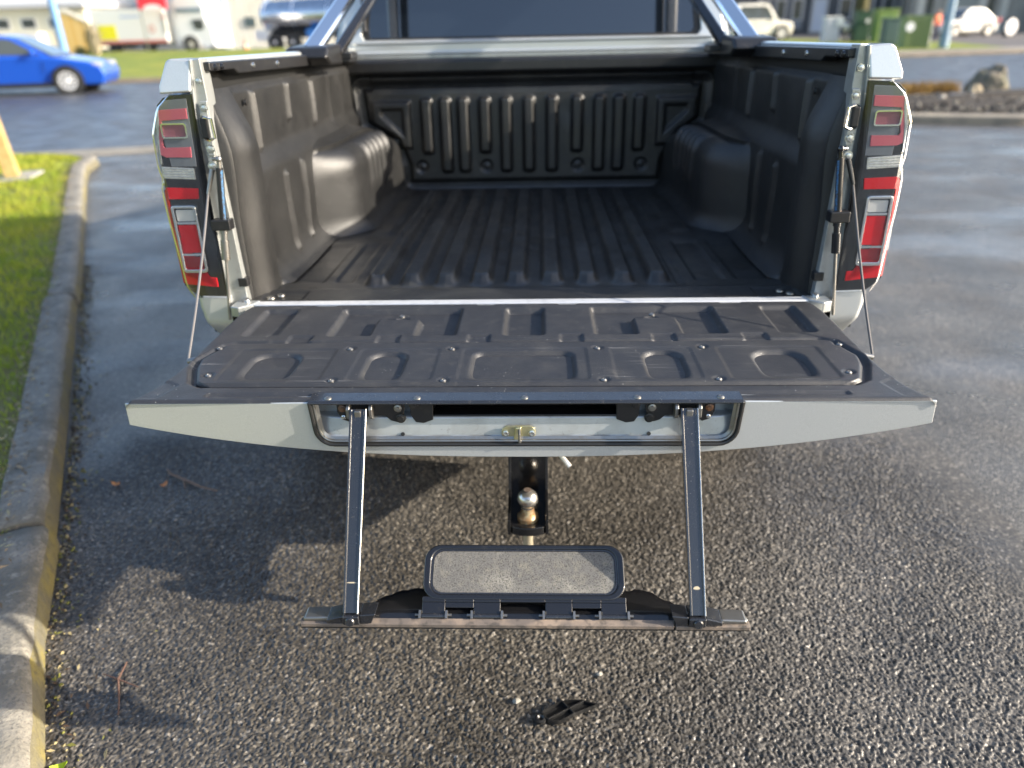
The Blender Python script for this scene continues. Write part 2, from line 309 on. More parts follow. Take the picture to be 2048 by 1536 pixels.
def sdpoly(X, Y, P):
    d = np.full(X.shape, 1e9); ins = np.zeros(X.shape, bool); n = len(P)
    for i in range(n):
        a, b = np.array(P[i]), np.array(P[(i + 1) % n]); e = b - a; wx, wy = X - a[0], Y - a[1]
        t = np.clip((wx * e[0] + wy * e[1]) / (e @ e), 0, 1); d = np.minimum(d, np.hypot(wx - e[0] * t, wy - e[1] * t))
        c = ((a[1] <= Y) & (b[1] > Y)) | ((b[1] <= Y) & (a[1] > Y))
        xi = a[0] + (Y - a[1]) / (e[1] if abs(e[1]) > 1e-9 else 1e-9) * e[0]; ins ^= c & (X < xi)
    return np.where(ins, -d, d)
def cutprism(name, poly, y0, y1, cuts, ma, parent=None, bev=0.):
    """x-z outline cut at given x, so that its front can follow a curved face y0(x, z)"""
    bm = bmesh.new(); f = bm.faces.new([bm.verts.new((p[0], 0, p[1])) for p in poly])
    bmesh.ops.triangulate(bm, faces=bm.faces[:])
    for x in cuts: bmesh.ops.bisect_plane(bm, geom=bm.verts[:] + bm.edges[:] + bm.faces[:], plane_co=(x, 0, 0), plane_no=(1, 0, 0), dist=1e-6)
    r = bmesh.ops.extrude_face_region(bm, geom=bm.faces[:]); top = {e for e in r['geom'] if isinstance(e, bmesh.types.BMVert)}
    for v in bm.verts: v.co.y = y1(v.co.x, v.co.z) if v in top else y0(v.co.x, v.co.z)
    bmesh.ops.recalc_face_normals(bm, faces=bm.faces); me = bpy.data.meshes.new(name); bm.to_mesh(me); bm.free()
    return finish(name, me, ma, parent, bev, 35)
def rrect(x0, x1, z0, z1, r, k=4):
    out = []
    for cx, cz, a0 in ((x1 - r, z1 - r, 0), (x0 + r, z1 - r, 90), (x0 + r, z0 + r, 180), (x1 - r, z0 + r, 270)):
        for i in range(k + 1): a = R(a0 + 90 * i / k); out.append((cx + r * math.cos(a), cz + r * math.sin(a)))
    return out
def mir(P, s): return [(s * p[0],) + tuple(p[1:]) for p in P] if s > 0 else [(s * p[0],) + tuple(p[1:]) for p in reversed(P)]

# ================================================================== SETTING
# road geometry (world x, y)
NEAR = [(-60, -14), (-7.4, 8.0), (-5.2, 8.65), (7.0, 13.1), (60, 32)]
FAR = [(-60, 13.5), (-13.0, 21.6), (13.1, 26.9), (60, 37)]
def poly_sheet(name, pts, z, ma, thick=0, **k):
    m_ = MB(); m_.prism(pts, z - thick if thick else z, z, 'z') if thick else m_.add([(p[0], p[1], z) for p in pts], [tuple(range(len(pts)))])
    return m_.build(name, ma, **k)
# terrain far out
tag(poly_sheet('ground', [(-700, -700), (700, -700), (700, 700), (-700, 700)], -.03, M['grass_far']), kind='structure')
# car park asphalt: a detailed chip surface near the camera inside a plain sheet
AX0, AX1, AY0, AY1 = -1.72, 1.52, -1.02, .86
def near_asphalt():
    st = .0027; xs = np.arange(AX0, AX1 + st / 2, st); ys = np.arange(AY0, AY1 + st / 2, st)
    X, Y = np.meshgrid(xs, ys, indexing='ij'); cs = .0064
    gx, gy = np.floor(X / cs).astype(int), np.floor(Y / cs).astype(int)
    ox, oy = gx.min() - 2, gy.min() - 2; sh = (gx.max() - ox + 4, gy.max() - oy + 4)
    jx, jy = nrng.random(sh), nrng.random(sh); hh = nrng.random(sh); cc = nrng.random(sh); rr = .55 + .6 * nrng.random(sh)
    tx, ty = nrng.normal(0, .30, sh), nrng.normal(0, .30, sh)
    best = np.full(X.shape, 9.); H = np.zeros(X.shape); C = np.zeros(X.shape)
    for dx in (-1, 0, 1):
        for dy in (-1, 0, 1):
            a, b = gx - ox + dx, gy - oy + dy
            px, py = (gx + dx + jx[a, b]) * cs, (gy + dy + jy[a, b]) * cs
            ex, ey = X - px, Y - py
            d = np.hypot(ex, ey) / cs / rr[a, b]; k = d < best
            best = np.where(k, d, best)
            H = np.where(k, (.0040 * hh[a, b] + .0042 * np.sqrt(np.clip(1 - .72 * d * d, 0, 1)) + ex * tx[a, b] + ey * ty[a, b] - .0052), H); C = np.where(k, cc[a, b], C)
    low = np.sin(X * 3.1 + 1) * np.sin(Y * 2.7) * .0012
    edge = np.minimum(np.minimum(X - AX0, AX1 - X), np.minimum(Y - AY0, AY1 - Y)); H = (H + low) * sst(0, .32, edge)
    o = grid('asphalt_chips', X, Y, H + .0, M['asphalt_near'], ang=180)
    at = o.data.attributes.new('chip', 'FLOAT', 'POINT'); at.data.foreach_set('value', C.reshape(-1).astype(np.float32))
    return tag(o, kind='structure')
near_asphalt()
mb = MB(); z = 0.
def q4(a, b, c, d): mb.add([(*a, z), (*b, z), (*c, z), (*d, z)], [(0, 1, 2, 3)])
# frame of quads round the chip patch
q4((-12, -14), (30, -14), (30, AY0), (-12, AY0)); q4((-12, AY0), (AX0, AY0), (AX0, AY1), (-12, AY1)); q4((AX1, AY0), (30, AY0), (30, AY1), (AX1, AY1))
q4((-12, AY1), (30, AY1), (30, 21.3), (-12, 6.0))
tag(mb.build('car_park', M['asphalt']), kind='structure')
tag(poly_sheet('road', NEAR + FAR[::-1], .008, M['road']), kind='structure')
# pale dish gutter between road and car park
def offs(path, d):
    out = []
    for i, p in enumerate(path):
        a, b = path[max(i - 1, 0)], path[min(i + 1, len(path) - 1)]; v = Vector((b[0] - a[0], b[1] - a[1])).normalized(); out.append((p[0] - v.y * d, p[1] + v.x * d))
    return out
def strip(name, path, d0, d1, z0, z1, ma, kind='structure', bev=.01):
    a, b = offs(path, d0), offs(path, d1); m_ = MB(); n = len(path)
    vs = [(*p, z0) for p in a] + [(*p, z0) for p in b] + [(*p, z1) for p in a] + [(*p, z1) for p in b]; fs = []
    for i in range(n - 1):
        fs += [(i, n + i, n + i + 1, i + 1), (2 * n + i, 2 * n + i + 1, 3 * n + i + 1, 3 * n + i), (i, i + 1, 2 * n + i + 1, 2 * n + i), (n + i, 3 * n + i, 3 * n + i + 1, n + i + 1)]
    fs += [(0, 2 * n, 3 * n, n), (n - 1, 2 * n - 1, 4 * n - 1, 3 * n - 1)]
    m_.add(vs, fs); return tag(m_.build(name, ma, bev=bev), kind=kind) if kind else m_
strip('gutter', NEAR[1:4], -.55, .02, -.02, .013, M['gutter'], bev=0)
# kerb: straight run beside the truck, then the bend into the road
KF = [(-.62, -1.55), (-1.027, -.803), (-1.284, -.383), (-1.503, .059), (-1.852, .715), (-3.115, 3.05), (-4.84, 6.20), (-5.12, 6.75)]
for k in range(1, 8):
    a = R(90 * k / 8 + 28); KF.append((-6.30 + 1.35 * math.cos(a - R(0)), 6.45 + 1.2 * math.sin(a)))
KF += [(-7.4, 7.45), (-12, 5.7)]
def resamp(path, step):
    out = [path[0]]
    for a, b in zip(path, path[1:]):
        n = max(1, int(math.dist(a, b) / step))
        out += [(a[0] + (b[0] - a[0]) * i / n, a[1] + (b[1] - a[1]) * i / n) for i in range(1, n + 1)]
    return out
kerb = tag(empty('kerb'), kind='structure')
KW = .140
def kerb_piece(path, dz=0., dx=0.):
    path = resamp(path, .07); n = len(path); m_ = MB()
    f = offs(path, dx); prof = [(.0, -.06), (-.004, .02), (.006, .080), (.022, .100), (.06, .106), (KW, .104), (KW + .004, -.06)]
    rows = []
    for i in range(n):
        row = []
        for (d, h) in prof:
            p = offs(path, d + dx)[i] if False else None
            row.append((d, h))
        rows.append(row)
    cols = [offs(path, d + dx) for d, _ in prof]
    vs = [];
    for i in range(n):
        w = math.sin(i * 1.7 + dz * 90) * .003 + rnd.uniform(-.004, .003) - (.010 * math.exp(-min(i, n - 1 - i) / 1.2) if rnd.random() < .8 else 0)
        for j, (d, h) in enumerate(prof): vs.append((cols[j][i][0] + (rnd.uniform(-.006, .006) if 1 < j < 5 else 0), cols[j][i][1], h + dz + (w if h > .05 else 0)))
    k = len(prof); fs = []
    mi = []
    for i in range(n - 1):
        for j in range(k - 1): fs.append((i * k + j, (i + 1) * k + j, (i + 1) * k + j + 1, i * k + j + 1)); mi.append(1 if j < 2 else 0)
    fs += [tuple(range(k)), tuple(range((n - 1) * k, n * k))]; mi += [0, 0]
    m_.add(vs, fs); m_.mi = mi
    return m_
def cut(path, a, b):
    """part of a path between arclengths a and b"""
    out = []; s_ = 0
    for p, q in zip(path, path[1:]):
        L_ = math.dist(p, q)
        for t in ([max(0, (a - s_) / L_)] if a >= s_ - 1e-9 and a < s_ + L_ else []): out.append((p[0] + (q[0] - p[0]) * t, p[1] + (q[1] - p[1]) * t))
        if a < s_ + L_ <= b: out.append(q)
        elif s_ + L_ > b >= s_: out.append((p[0] + (q[0] - p[0]) * (b - s_) / L_, p[1] + (q[1] - p[1]) * (b - s_) / L_)); break
        s_ += L_
    return out
tot = sum(math.dist(a, b) for a, b in zip(KF, KF[1:]))
cuts = [0, 1.815, 4.3, 6.9, 9.4, tot - 3.2, tot]
for i, (a, b) in enumerate(zip(cuts, cuts[1:])):
    kerb_piece(cut(KF, a + .011, b - .011), [0, .006, -.003, .002, 0, 0][i], [0, .012, 0, .004, 0, 0][i]).build('kerb_segment', [M['concrete'], M['moss']], kerb, ang=50)
# lawn inside the kerb, with real blades
KI = offs(resamp(KF, .25), KW - .01)
lawn_pts = KI + [(-14, 4.8), (-14, -3), (-1.2, -3)]
tag(poly_sheet('lawn', lawn_pts, .085, M['soil']), kind='structure')
def in_poly(X, Y, P):
    return sdpoly(X, Y, P) < 0
def blades(name, xr, yr, n, poly, z, h, ma, marg=.0):
    x = nrng.uniform(*xr, n); y = nrng.uniform(*yr, n); sd = sdpoly(x, y, poly); k = sd < -marg
    dens = (np.sin(x * 4.1 + 1.3 * np.sin(y * 3)) + np.sin(y * 5.3 + x * 2) + 2) / 4
    k &= nrng.random(n) < .45 + .55 * dens
    x, y, sd = x[k], y[k], sd[k]; n = len(x); hh = h * nrng.uniform(.45, 1.25, n) * (.5 + .5 * np.clip(-sd / .15, 0, 1)); a = nrng.uniform(0, 6.28, n); ln = nrng.uniform(.2, 1.1, n) * hh; b = nrng.uniform(0, 6.28, n); w = nrng.uniform(.0022, .0045, n) * (1 + .25 * (y > 2))
    P = np.zeros((n, 5, 3)); cx, sx = np.cos(a) * w, np.sin(a) * w; lx, ly = np.cos(b) * ln, np.sin(b) * ln
    P[:, 0] = np.stack([x - cx, y - sx, np.full(n, z)], -1); P[:, 1] = np.stack([x + cx, y + sx, np.full(n, z)], -1)
    P[:, 2] = np.stack([x + cx * .8 + lx * .4, y + sx * .8 + ly * .4, z + hh * .6], -1); P[:, 3] = np.stack([x - cx * .8 + lx * .4, y - sx * .8 + ly * .4, z + hh * .6], -1)
    P[:, 4] = np.stack([x + lx, y + ly, z + hh], -1)
    me = bpy.data.meshes.new(name); i = np.arange(n)[:, None] * 5
    v = P.reshape(-1, 3); fq = (i + np.array([0, 1, 2, 3])).tolist(); ft = (i + np.array([3, 2, 4])).tolist()
    me.from_pydata(v.tolist(), [], fq + ft)
    return tag(finish(name, me, ma, ang=180), kind='stuff')
blades('grass', (-8.2, -1.1), (-1.2, 7.7), 170000, lawn_pts, .08, .05, M['grass'], -.015)

# litter, moss crumbs and twigs along the kerb foot
def litter():
    m_ = MB(); path = resamp(KF[:6], .01); base = offs(path, -.0)
    for i in range(620):
        t = rnd.random() ** 1.3; p = path[int(t * (len(path) - 1))]; d = abs(rnd.gauss(0, .055)) + .006
        if rnd.random() < .12: d += rnd.uniform(0, .25)
        x, y = p[0] + d * .88, p[1] + d * .47
        s_ = rnd.uniform(.002, .007); a = rnd.uniform(0, 6.28); l = s_ * rnd.uniform(.8, 2.2); z_ = rnd.uniform(.003, .010)
        c, sn = math.cos(a), math.sin(a)
        m_.add([(x - c * l, y - sn * l, z_), (x - sn * s_ * .6, y + c * s_ * .6, z_ + rnd.uniform(0, .006)), (x + c * l, y + sn * l, z_ + rnd.uniform(0, .004)), (x + sn * s_ * .6, y - c * s_ * .6, z_ + rnd.uniform(0, .005))], [(0, 1, 2, 3)], rnd.choice([0, 1, 1, 1, 3, 4]))
    for i in range(1200):
        t = rnd.random() ** .9; p = path[int(t * (len(path) - 1))]; d = abs(rnd.gauss(0, .03)) + .002
        x, y = p[0] + d * .88, p[1] + d * .47; m_.sphere((x, y, rnd.uniform(0, .006)), rnd.uniform(.002, .0075), 4, (1, 1, .7), rnd.choice([3, 4, 4, 1]), .25)
    return tag(m_.build('leaf_litter', [mat('litter_brown', (.11, .065, .035), .8), mat('litter_straw', (.30, .25, .13), .8), mat('litter_red', (.16, .05, .03), .8), mat('litter_moss', (.16, .16, .035), .9), mat('litter_soil', (.05, .04, .03), .95)]), kind='stuff')
litter()

def verge_litter():
    m_ = MB(); path = resamp(KF[:9], .01); base = offs(path, KW)
    for i in range(1500):
        k = int(rnd.random() ** 1.2 * (len(path) - 1)); p = base[k]; d = rnd.gauss(.0, .035); x, y = p[0] - d * .88, p[1] - d * .47; s_ = rnd.uniform(.003, .010); a = rnd.uniform(0, 6.28); l = s_ * rnd.uniform(1, 2.6); c, sn = math.cos(a), math.sin(a); z_ = .108 + rnd.uniform(0, .012)
        m_.add([(x - c * l, y - sn * l, z_), (x - sn * s_ * .5, y + c * s_ * .5, z_ + rnd.uniform(0, .006)), (x + c * l, y + sn * l, z_ + rnd.uniform(0, .004)), (x + sn * s_ * .5, y - c * s_ * .5, z_ + rnd.uniform(0, .005))], [(0, 1, 2, 3)], rnd.choice([0, 0, 1, 1, 2]))
    tag(m_.build('dead_leaves', [mat('dead_tan', (.27, .20, .12), .85), mat('dead_brown', (.13, .09, .05), .85), mat('dead_straw', (.36, .31, .17), .85)]), kind='stuff')
verge_litter()
def leaf(name, x, y, ang, l, w, col, label, curl=.012):
    m_ = MB(); n = 7; vs = []
    for i in range(n):
        t = i / (n - 1); ww = w * math.sin(math.pi * min(.97, .06 + t * .94)) ** .8; zz = .006 + curl * (2 * t - 1) ** 2
        vs += [(l * (t - .5), -ww, zz + .004), (l * (t - .5), 0, zz), (l * (t - .5), ww, zz + .004)]
    fs = []
    for i in range(n - 1): fs += [(3 * i, 3 * i + 3, 3 * i + 4, 3 * i + 1), (3 * i + 1, 3 * i + 4, 3 * i + 5, 3 * i + 2)]
    m_.add(vs, fs); o = m_.build(name, mat('leaf_' + name, col, .6)); o.location = (x, y, .0); o.rotation_euler = (0, 0, ang)
    return tag(o, label, 'leaf', 'loose leaves on the asphalt by the kerb')
leaf('leaf', -1.026, -.742, .5, .034, .012, (.30, .42, .02), 'bright lime green leaf on the asphalt at the kerb foot')
leaf('leaf', -1.475, .365, .1, .030, .010, (.50, .23, .08), 'small orange brown dead leaf beside the kerb below the lawn edge')
leaf('leaf', -1.30, .36, 1.1, .030, .010, (.50, .22, .08), 'small orange brown dead leaf lying next to the thin twig')
mb = MB(); mb.tube([(-1.34, .47, .006), (-1.31, .43, .012), (-1.25, .40, .010), (-1.16, .345, .012), (-1.10, .33, .006)], [.003, .004, .0045, .003, .002], 6); mb.tube([(-1.25, .40, .010), (-1.22, .345, .008)], [.003, .0015], 5)
tag(mb.build('twig', mat('twig_bark', (.20, .13, .09), .8)), 'thin crooked brown twig on the asphalt beside the truck', 'twig')
mb = MB(); mb.tube([(-1.03, -.44, .006), (-1.02, -.50, .012), (-.985, -.565, .008), (-.97, -.60, .006)], [.002, .003, .002, .001], 6); mb.tube([(-1.02, -.50, .012), (-.96, -.52, .008)], [.0025, .0012], 5); mb.tube([(-1.02, -.50, .012), (-1.07, -.48, .008)], [.0025, .0012], 5)
tag(mb.build('twig', mat('twig_red', (.10, .055, .04), .8)), 'short reddish twig with side shoots at the mossy kerb foot', 'twig')

# small stones
for (x, y, r, col, lab) in ((-.028, -.545, .009, (.24, .23, .20), 'small pale stone on the asphalt left of the plastic clip'), (.176, -.46, .007, (.26, .25, .22), 'tiny white pebble above the black plastic clip')):
    mb = MB(); mb.sphere((0, 0, 0), r, 8, (1.2, .9, .7), 0, .18); o = mb.build('pebble', mat('pebble', col, .8)); o.location = (x, y, r * .5); tag(o, lab, 'pebble', 'pale pebbles near the plastic clip')
# broken plastic clip
CLIP_OUT = [(-0.0476, -0.0195), (-0.0363, -0.0289), (-0.0247, -0.0328), (-0.0098, -0.0319), (0.0237, -0.0098), (0.0816, 0.0177), (0.0642, 0.0222), (0.0451, 0.0291), (0.0202, 0.0292), (-0.0052, 0.0259), (-0.0334, 0.0085), (-0.0525, -0.0064)]
CLIP_RIBS = [((-0.0363, -0.0255), (0.0469, 0.0255)), ((-0.0052, 0.0259), (0.0237, -0.0098))]
CLIP_SOCK = (-0.0546, -0.0224)
def clip():
    root = tag(empty('plastic_clip', (.085, -.578, .004)), 'broken black plastic clip with a ribbed back lying on the asphalt', 'clip')
    out = CLIP_OUT; cx, cy = sum(p[0] for p in out) / len(out), sum(p[1] for p in out) / len(out); inn = [(cx + (x - cx) * .945, cy + (y - cy) * .90) for x, y in out]
    mb = MB(); mb.prism(out, .001, .0032, 'z'); mb.build('base', M['plastic_clip'], root)
    mb = MB(); mb.ring(out, inn, .003, .0125, 'z'); mb.build('rim', M['plastic_clip'], root, bev=.0008)
    for p, q in CLIP_RIBS:
        v = Vector((q[0] - p[0], q[1] - p[1])).normalized() * .0018; mb = MB(); mb.prism([(p[0] - v.y, p[1] + v.x), (p[0] + v.y, p[1] - v.x), (q[0] + v.y, q[1] - v.x), (q[0] - v.y, q[1] + v.x)], .003, .0135, 'z'); mb.build('rib', M['plastic_clip'], root, bev=.0006)
    mb = MB(); mb.lathe([(.011, 0), (.014, .002), (.014, .009), (.008, .011), (.004, .007)], (CLIP_SOCK[0], CLIP_SOCK[1], .001), (0, 0, 1), 14); mb.build('socket', M['plastic_clip'], root)
clip()

# ================================================================== THE PICKUP (truck frame: x right, y forward, z up from the bed floor at the sill)
T = tag(empty('pickup_truck', (0, 0, .82)), 'silver pickup truck seen from behind with tailgate lowered and step folded out', 'pickup truck')
T.rotation_euler = (R(-1), 0, 0)

# ---- bed floor with raised ribs
def bed_floor():
    xs = np.arange(-.80, .8001, .004); ys = np.unique(np.concatenate([np.arange(.004, .24, .006), np.arange(.24, 1.34, .02), np.arange(1.34, 1.56, .008)]))
    X, Y = np.meshgrid(xs, ys, indexing='ij'); Z = np.zeros_like(X)
    p = .0969; x0 = -.0282 - 4.5 * p
    ph = (X - x0) / p; i = np.floor(ph); f = ph - i
    rib = sst(.10, .30, f) * (1 - sst(.62, .86, f)); rib = np.where((i >= 0) & (i <= 8), rib, 0)
    tap = np.abs(f - .46) * .05
    rib = rib * sst(.118 + tap * .6, .165 + tap, Y) * (1 - sst(1.40, 1.44, Y))
    Z += .026 * rib - .003 * sst(.10, .12, Y)
    for s in (-1, 1):
        Z -= .005 * rbox(X * s, Y, .455 + (.0 if s > 0 else .03), .545, .165, .60, .01, .012); Z -= .006 * rbox(X * s, Y, .565, .69, .165, .60, .012, .016)
        Z -= .004 * rbox(X * s, Y, .40, .428, .13, 1.4, .006, .008)
        Z += .006 * rbox(X * s, Y, .47, .56, .70, 1.30, .01, .02)
        Z -= .004 * rbox(X * s, Y, .585, .70, .018, .085, .004, .006)
    Z += .0010 * np.sin(X * 9 + 1.1) * np.sin(Y * 7)
    grid('bed_floor', X, Y, Z, M['liner'], T)
bed_floor()
for s in (-1, 1):
    for (x, y) in ((.655, .055), (.675, .034)):
        mb = MB(); mb.lathe([(.011, .0), (.010, .004), (.005, .006), (.0, .005)], (s * x, y, -.002), seg=12); mb.build('floor_bolt', M['steel'], T)
mb = MB(); mb.prism([(-.700, -.003), (.712, -.003), (.712, -.030), (.690, -.034), (-.690, -.034), (-.700, -.03)], -.012, .0035, 'z'); mb.build('sill_strip', M['sill'], T, bev=.003)

# ---- side liners
def side_liner(s):
    ys = np.unique(np.concatenate([np.arange(.03, .26, .006), np.arange(.26, 1.56, .010)])); zs = np.unique(np.concatenate([np.arange(-.002, .12, .006), np.arange(.12, .514, .007)]))
    Y, Z = np.meshgrid(ys, zs, indexing='ij')
    up = sst(.285, .350, Z); X = .712 * (1 - up) + (.742 + .014 * sst(.9, 1.2, Y)) * up + .010 * sst(.496, .508, Z)
    X -= .012 * (1 - sst(.36, .40, Z)) * 0
    # floor fillet
    X -= np.where(Z < .075, .075 - np.sqrt(np.maximum(.075 ** 2 - (.075 - np.clip(Z, 0, .075)) ** 2, 0)), 0) * .75
    # front corner column
    X += .020 * sst(1.1, 1.5, Y) * (1 - up)
    X -= .008 * rbox(Y, Z, 1.12, 1.33, .30, .70, .03, .03)
    # raised upright ribs
    for (y0, z0, z1) in ((.30, .335, .50), (.60, .385, .505), (.86, .345, .50)): X -= .013 * rbox(Y, Z, y0 - .013, y0 + .013, z0, z1, .010, .010)
    for (y0, z0, z1) in ((.405, .03, .272), (.56, .03, .285)): X -= .013 * rbox(Y, Z, y0 - .014, y0 + .014, z0, z1, .011, .011)
    X += .0025 * np.sin(Y * 13) * np.sin(Z * 17 + 1)
    # rear cover column
    col = .686 + .058 * sst(.36, .545, Z); colr = .717 - .008 * sst(.2, .34, Z) + .034 * sst(.36, .53, Z)
    t = sst(.03, .115, Y); c = colr * (1 - t) + col * t; w = sst(.150, .185, Y); X = c * (1 - w) + X * w
    grid('bed_side_liner', s * X, Y, Z, M['side_liner'], T, flip=(s > 0))
    # rear face of the cover column
    mb = MB(); zz = np.linspace(0, .545, 20); vs = []
    for z_ in zz:
        c0 = .717 - .008 * sst(.2, .34, z_) + .034 * sst(.36, .53, z_); vs += [(s * c0, .031, z_), (s * (c0 + .010), .022, z_), (s * .765, .022, z_)]
    mb.add(vs, [q for i in range(19) for q in ((3 * i, 3 * i + 3, 3 * i + 4, 3 * i + 1), (3 * i + 1, 3 * i + 4, 3 * i + 5, 3 * i + 2))]); mb.build('liner_edge', M['side_liner'], T, ang=60)
    # wheel arch: cross-section grown out of the wall
    n = 56; r_ = .075; xin, ztop = .590, .268
    prof = []
    prof += [(.750, .315), (.70, .302), (.66, .294)]
    for k in range(11):
        a = R(90 + 90 * k / 10); prof.append((xin + r_ + r_ * math.cos(a), ztop - r_ + .012 + r_ * math.sin(a)))
    for k in range(1, 12): prof.append((xin - .004 * k / 11, ztop - r_ + .012 - (ztop - r_ + .012 - .05) * k / 11))
    for k in range(1, 9):
        prof.append((xin - .054 + .05 * math.cos(R(90 * k / 8)), .05 - .05 * math.sin(R(90 * k / 8))))
    prof = np.array(prof); base = np.stack([np.full(len(prof), .755), np.linspace(.30, -.01, len(prof))], -1)
    ys = np.unique(np.concatenate([np.linspace(.62, 1.0, 60), np.linspace(1.0, 1.55, 84)])); P = np.zeros((len(ys), len(prof), 3))
    sl = np.cumsum(np.r_[0, np.hypot(*np.diff(prof, axis=0).T)])
    for i, y in enumerate(ys):
        t = np.clip((y - .625) / .22, 0, 1); k = math.sin(t * math.pi / 2) ** 1.15
        q = base + (prof - base) * k
        rb = sum(math.exp(-((y - yy) / .019) ** 2) for yy in (.985, 1.06, 1.135, 1.21, 1.285))
        amp = .020 * rb * sst(.10, .16, sl) * (1 - sst(.30, .36, sl)) if k > .9 else sl * 0
        nx, nz = -np.ones_like(sl) * .7, np.ones_like(sl) * .7
        q = q + np.stack([nx * amp, nz * amp], -1)
        q[:, 0] -= .022 * sst(1.1, 1.5, y) * sst(.75, .60, q[:, 0]); P[i, :, 0], P[i, :, 1], P[i, :, 2] = q[:, 0], y, q[:, 1] - .045 * sst(1.25, 1.52, y) * sst(.05, .2, q[:, 1])
    grid('wheel_arch', s * P[..., 0], P[..., 1], P[..., 2], M['side_liner'], T, flip=(s < 0))
    # black bed rail cap with stepped lower edge
    mb = MB(); mb.prism([(.018, .552), (.165, .551), (.195, .540), (.96, .535), (1.02, .530), (1.52, .528), (1.52, .566), (.018, .572)], s * .722, s * .760, 'x'); mb.build('bed_rail', M['blk'], T, bev=.004)
    for (y, z_) in ((.045, .560), (.085, .560), (.30, .556), (.50, .554)):
        mb = MB(); mb.lathe([(.008, 0), (.007, .004), (.0, .005)], (s * .722, y, z_), (-s, 0, 0), 10); mb.build('rail_bolt', M['zinc'] if y > .2 else M['blk_gloss'], T)
    mb = MB(); mb.box(*sorted((s * .770, s * .776)), .02, 1.53, .46, .556); mb.build('rail_gap_shade', M['rubber'], T)  # black sheet painting the shade of the open cavity below the rail
    mb = MB(); mb.lathe([(.009, 0), (.008, .005), (.0, .006)], (s * .735, .235, .47), (-s, 0, 0), 10); mb.build('liner_clip', M['blk'], T)
    # silver top of the bed side and outer quarter panel
    sec = [(.742, .572), (.746, .586), (.80, .596), (.862, .585), (.905, .50), (.935, .36), (.94, .20), (.925, -.02), (.90, -.22), (.87, -.22), (.87, .55)]
    ysec = [(.10, 0.96), (.5, .995), (1.6, 1.0)]; vs = []; n = len(sec)
    for (y, k) in ysec: vs += [(s * (p[0] if p[0] < .80 else .80 + (p[0] - .80) * k - (.012 if k < 1 else 0)), y, p[1]) for p in sec]
    fs = [(i * n + j, (i + 1) * n + j, (i + 1) * n + (j + 1) % n, i * n + (j + 1) % n) for i in range(2) for j in range(n)] + [tuple(range(n)), tuple(range(2 * n, 3 * n))]
    # quarter panel has a wheel opening: build it from an outline in (y,z)
    out = [(.22, .560), (1.60, .560), (1.60, -.27)] + [(1.05 + .44 * math.cos(R(a)), -.42 + .46 * math.sin(R(a))) for a in range(20, 161, 10)] + [(.45, -.12), (.22, .0)]
    mb = MB(); mb.prism(out, s * .885, s * .925, 'x'); mb.build('quarter_panel', M['silver'], T, bev=.012)
    mb = MB(); mb.prism([(.740, .568), (.743, .577), (.752, .581), (.80, .578), (.858, .566), (.89, .535), (.85, .54)], lambda x, z_: .03 + max(0, x - .79) * 1.6, 1.60, 'y')
    mb.v = [(s * x, y, z_) for x, y, z_ in mb.v]; mb.build('bedside_top', M['silver'], T, bev=.004)
    mb = MB(); mb.prism([(.088, .50), (.24, .545), (.24, .0), (.11, -.02), (.088, .02)], s * .80, s * .862, 'x'); mb.build('lamp_side_panel', M['silver'], T, bev=.006)
    mb = MB(); mb.cyl((s * .62, 1.05, -.42), (s * .90, 1.05, -.42), .44, seg=28); mb.build('wheel_well', M['rubber'], T)
for s in (-1, 1): side_liner(s)

# ---- front liner wall
def front_liner():
    xs = np.arange(-.80, .8001, .004); zs = np.arange(.0, .485, .004); X, Z = np.meshgrid(xs, zs, indexing='ij'); D = np.zeros_like(X)
    outl = [(-.535, .03), (-.535, .105), (-.572, .215), (-.700, .285), (-.712, .42), (.715, .42), (.71, .285), (.62, .225), (.565, .12), (.555, .03)]
    sd = sdpoly(X, Z, outl); D += .012 * sst(.004, .018, -sd) - .012 * np.exp(-((sd - .006) / .010) ** 2) + .012 * np.exp(-((sd - .04) / .010) ** 2)
    rx = [-.445, -.365, -.288, -.197, -.107, -.010, .088, .194, .287, .370, .455]
    for i, x in enumerate(rx):
        lo = .150 if i in (0, 3, 7, 10) else .070
        D += .026 * rbox(X, Z, x - .030, x + .030, lo, .388, .022, .017)
    for s in (-1, 1):
        c = .008
        A = [(s * .515 + c, .375), (s * .515 + c, .172), (s * .578 + c, .172), (s * .69 + c, .285), (s * .69 + c, .375)]
        B = [(s * .548 + c, .345), (s * .548 + c, .215), (s * .652 + c, .310), (s * .652 + c, .345)]
        D += .018 * sst(0, .016, -sdpoly(X, Z, A)) - .016 * sst(0, .014, -sdpoly(X, Z, B))
    for (z0, z1) in ((.405, .432), (.438, .468)): D += .014 * rbox(X, Z, -.675, .675, z0, z1, .006, .010)
    for x in (-.478, -.196, .200, .474):
        r = np.hypot(X - x, Z - .098); D -= .010 * (1 - sst(.020, .030, r)); D += .006 * (1 - sst(.010, .014, r))
    grid('front_liner', X, 1.537 - D, Z, M['liner'], T, flip=False)
    for x in (-.478, -.196, .200, .474):
        mb = MB(); mb.lathe([(.012, 0), (.011, .005), (.005, .007), (.0, .004)], (x, 1.540, .098), (0, -1, 0), 12); mb.build('liner_bolt', M['steel'], T)
front_liner()
mb = MB(); mb.prism([(1.510, .476), (1.502, .486), (1.502, .522), (1.510, .531), (1.585, .533), (1.585, .476)], -.765, .765, 'x'); mb.build('header_rail', M['blk'], T, bev=.004)
mb = MB(); mb.box(-.80, .80, 1.556, 1.60, -.1, .478); mb.build('bed_front_panel', M['blk'], T)

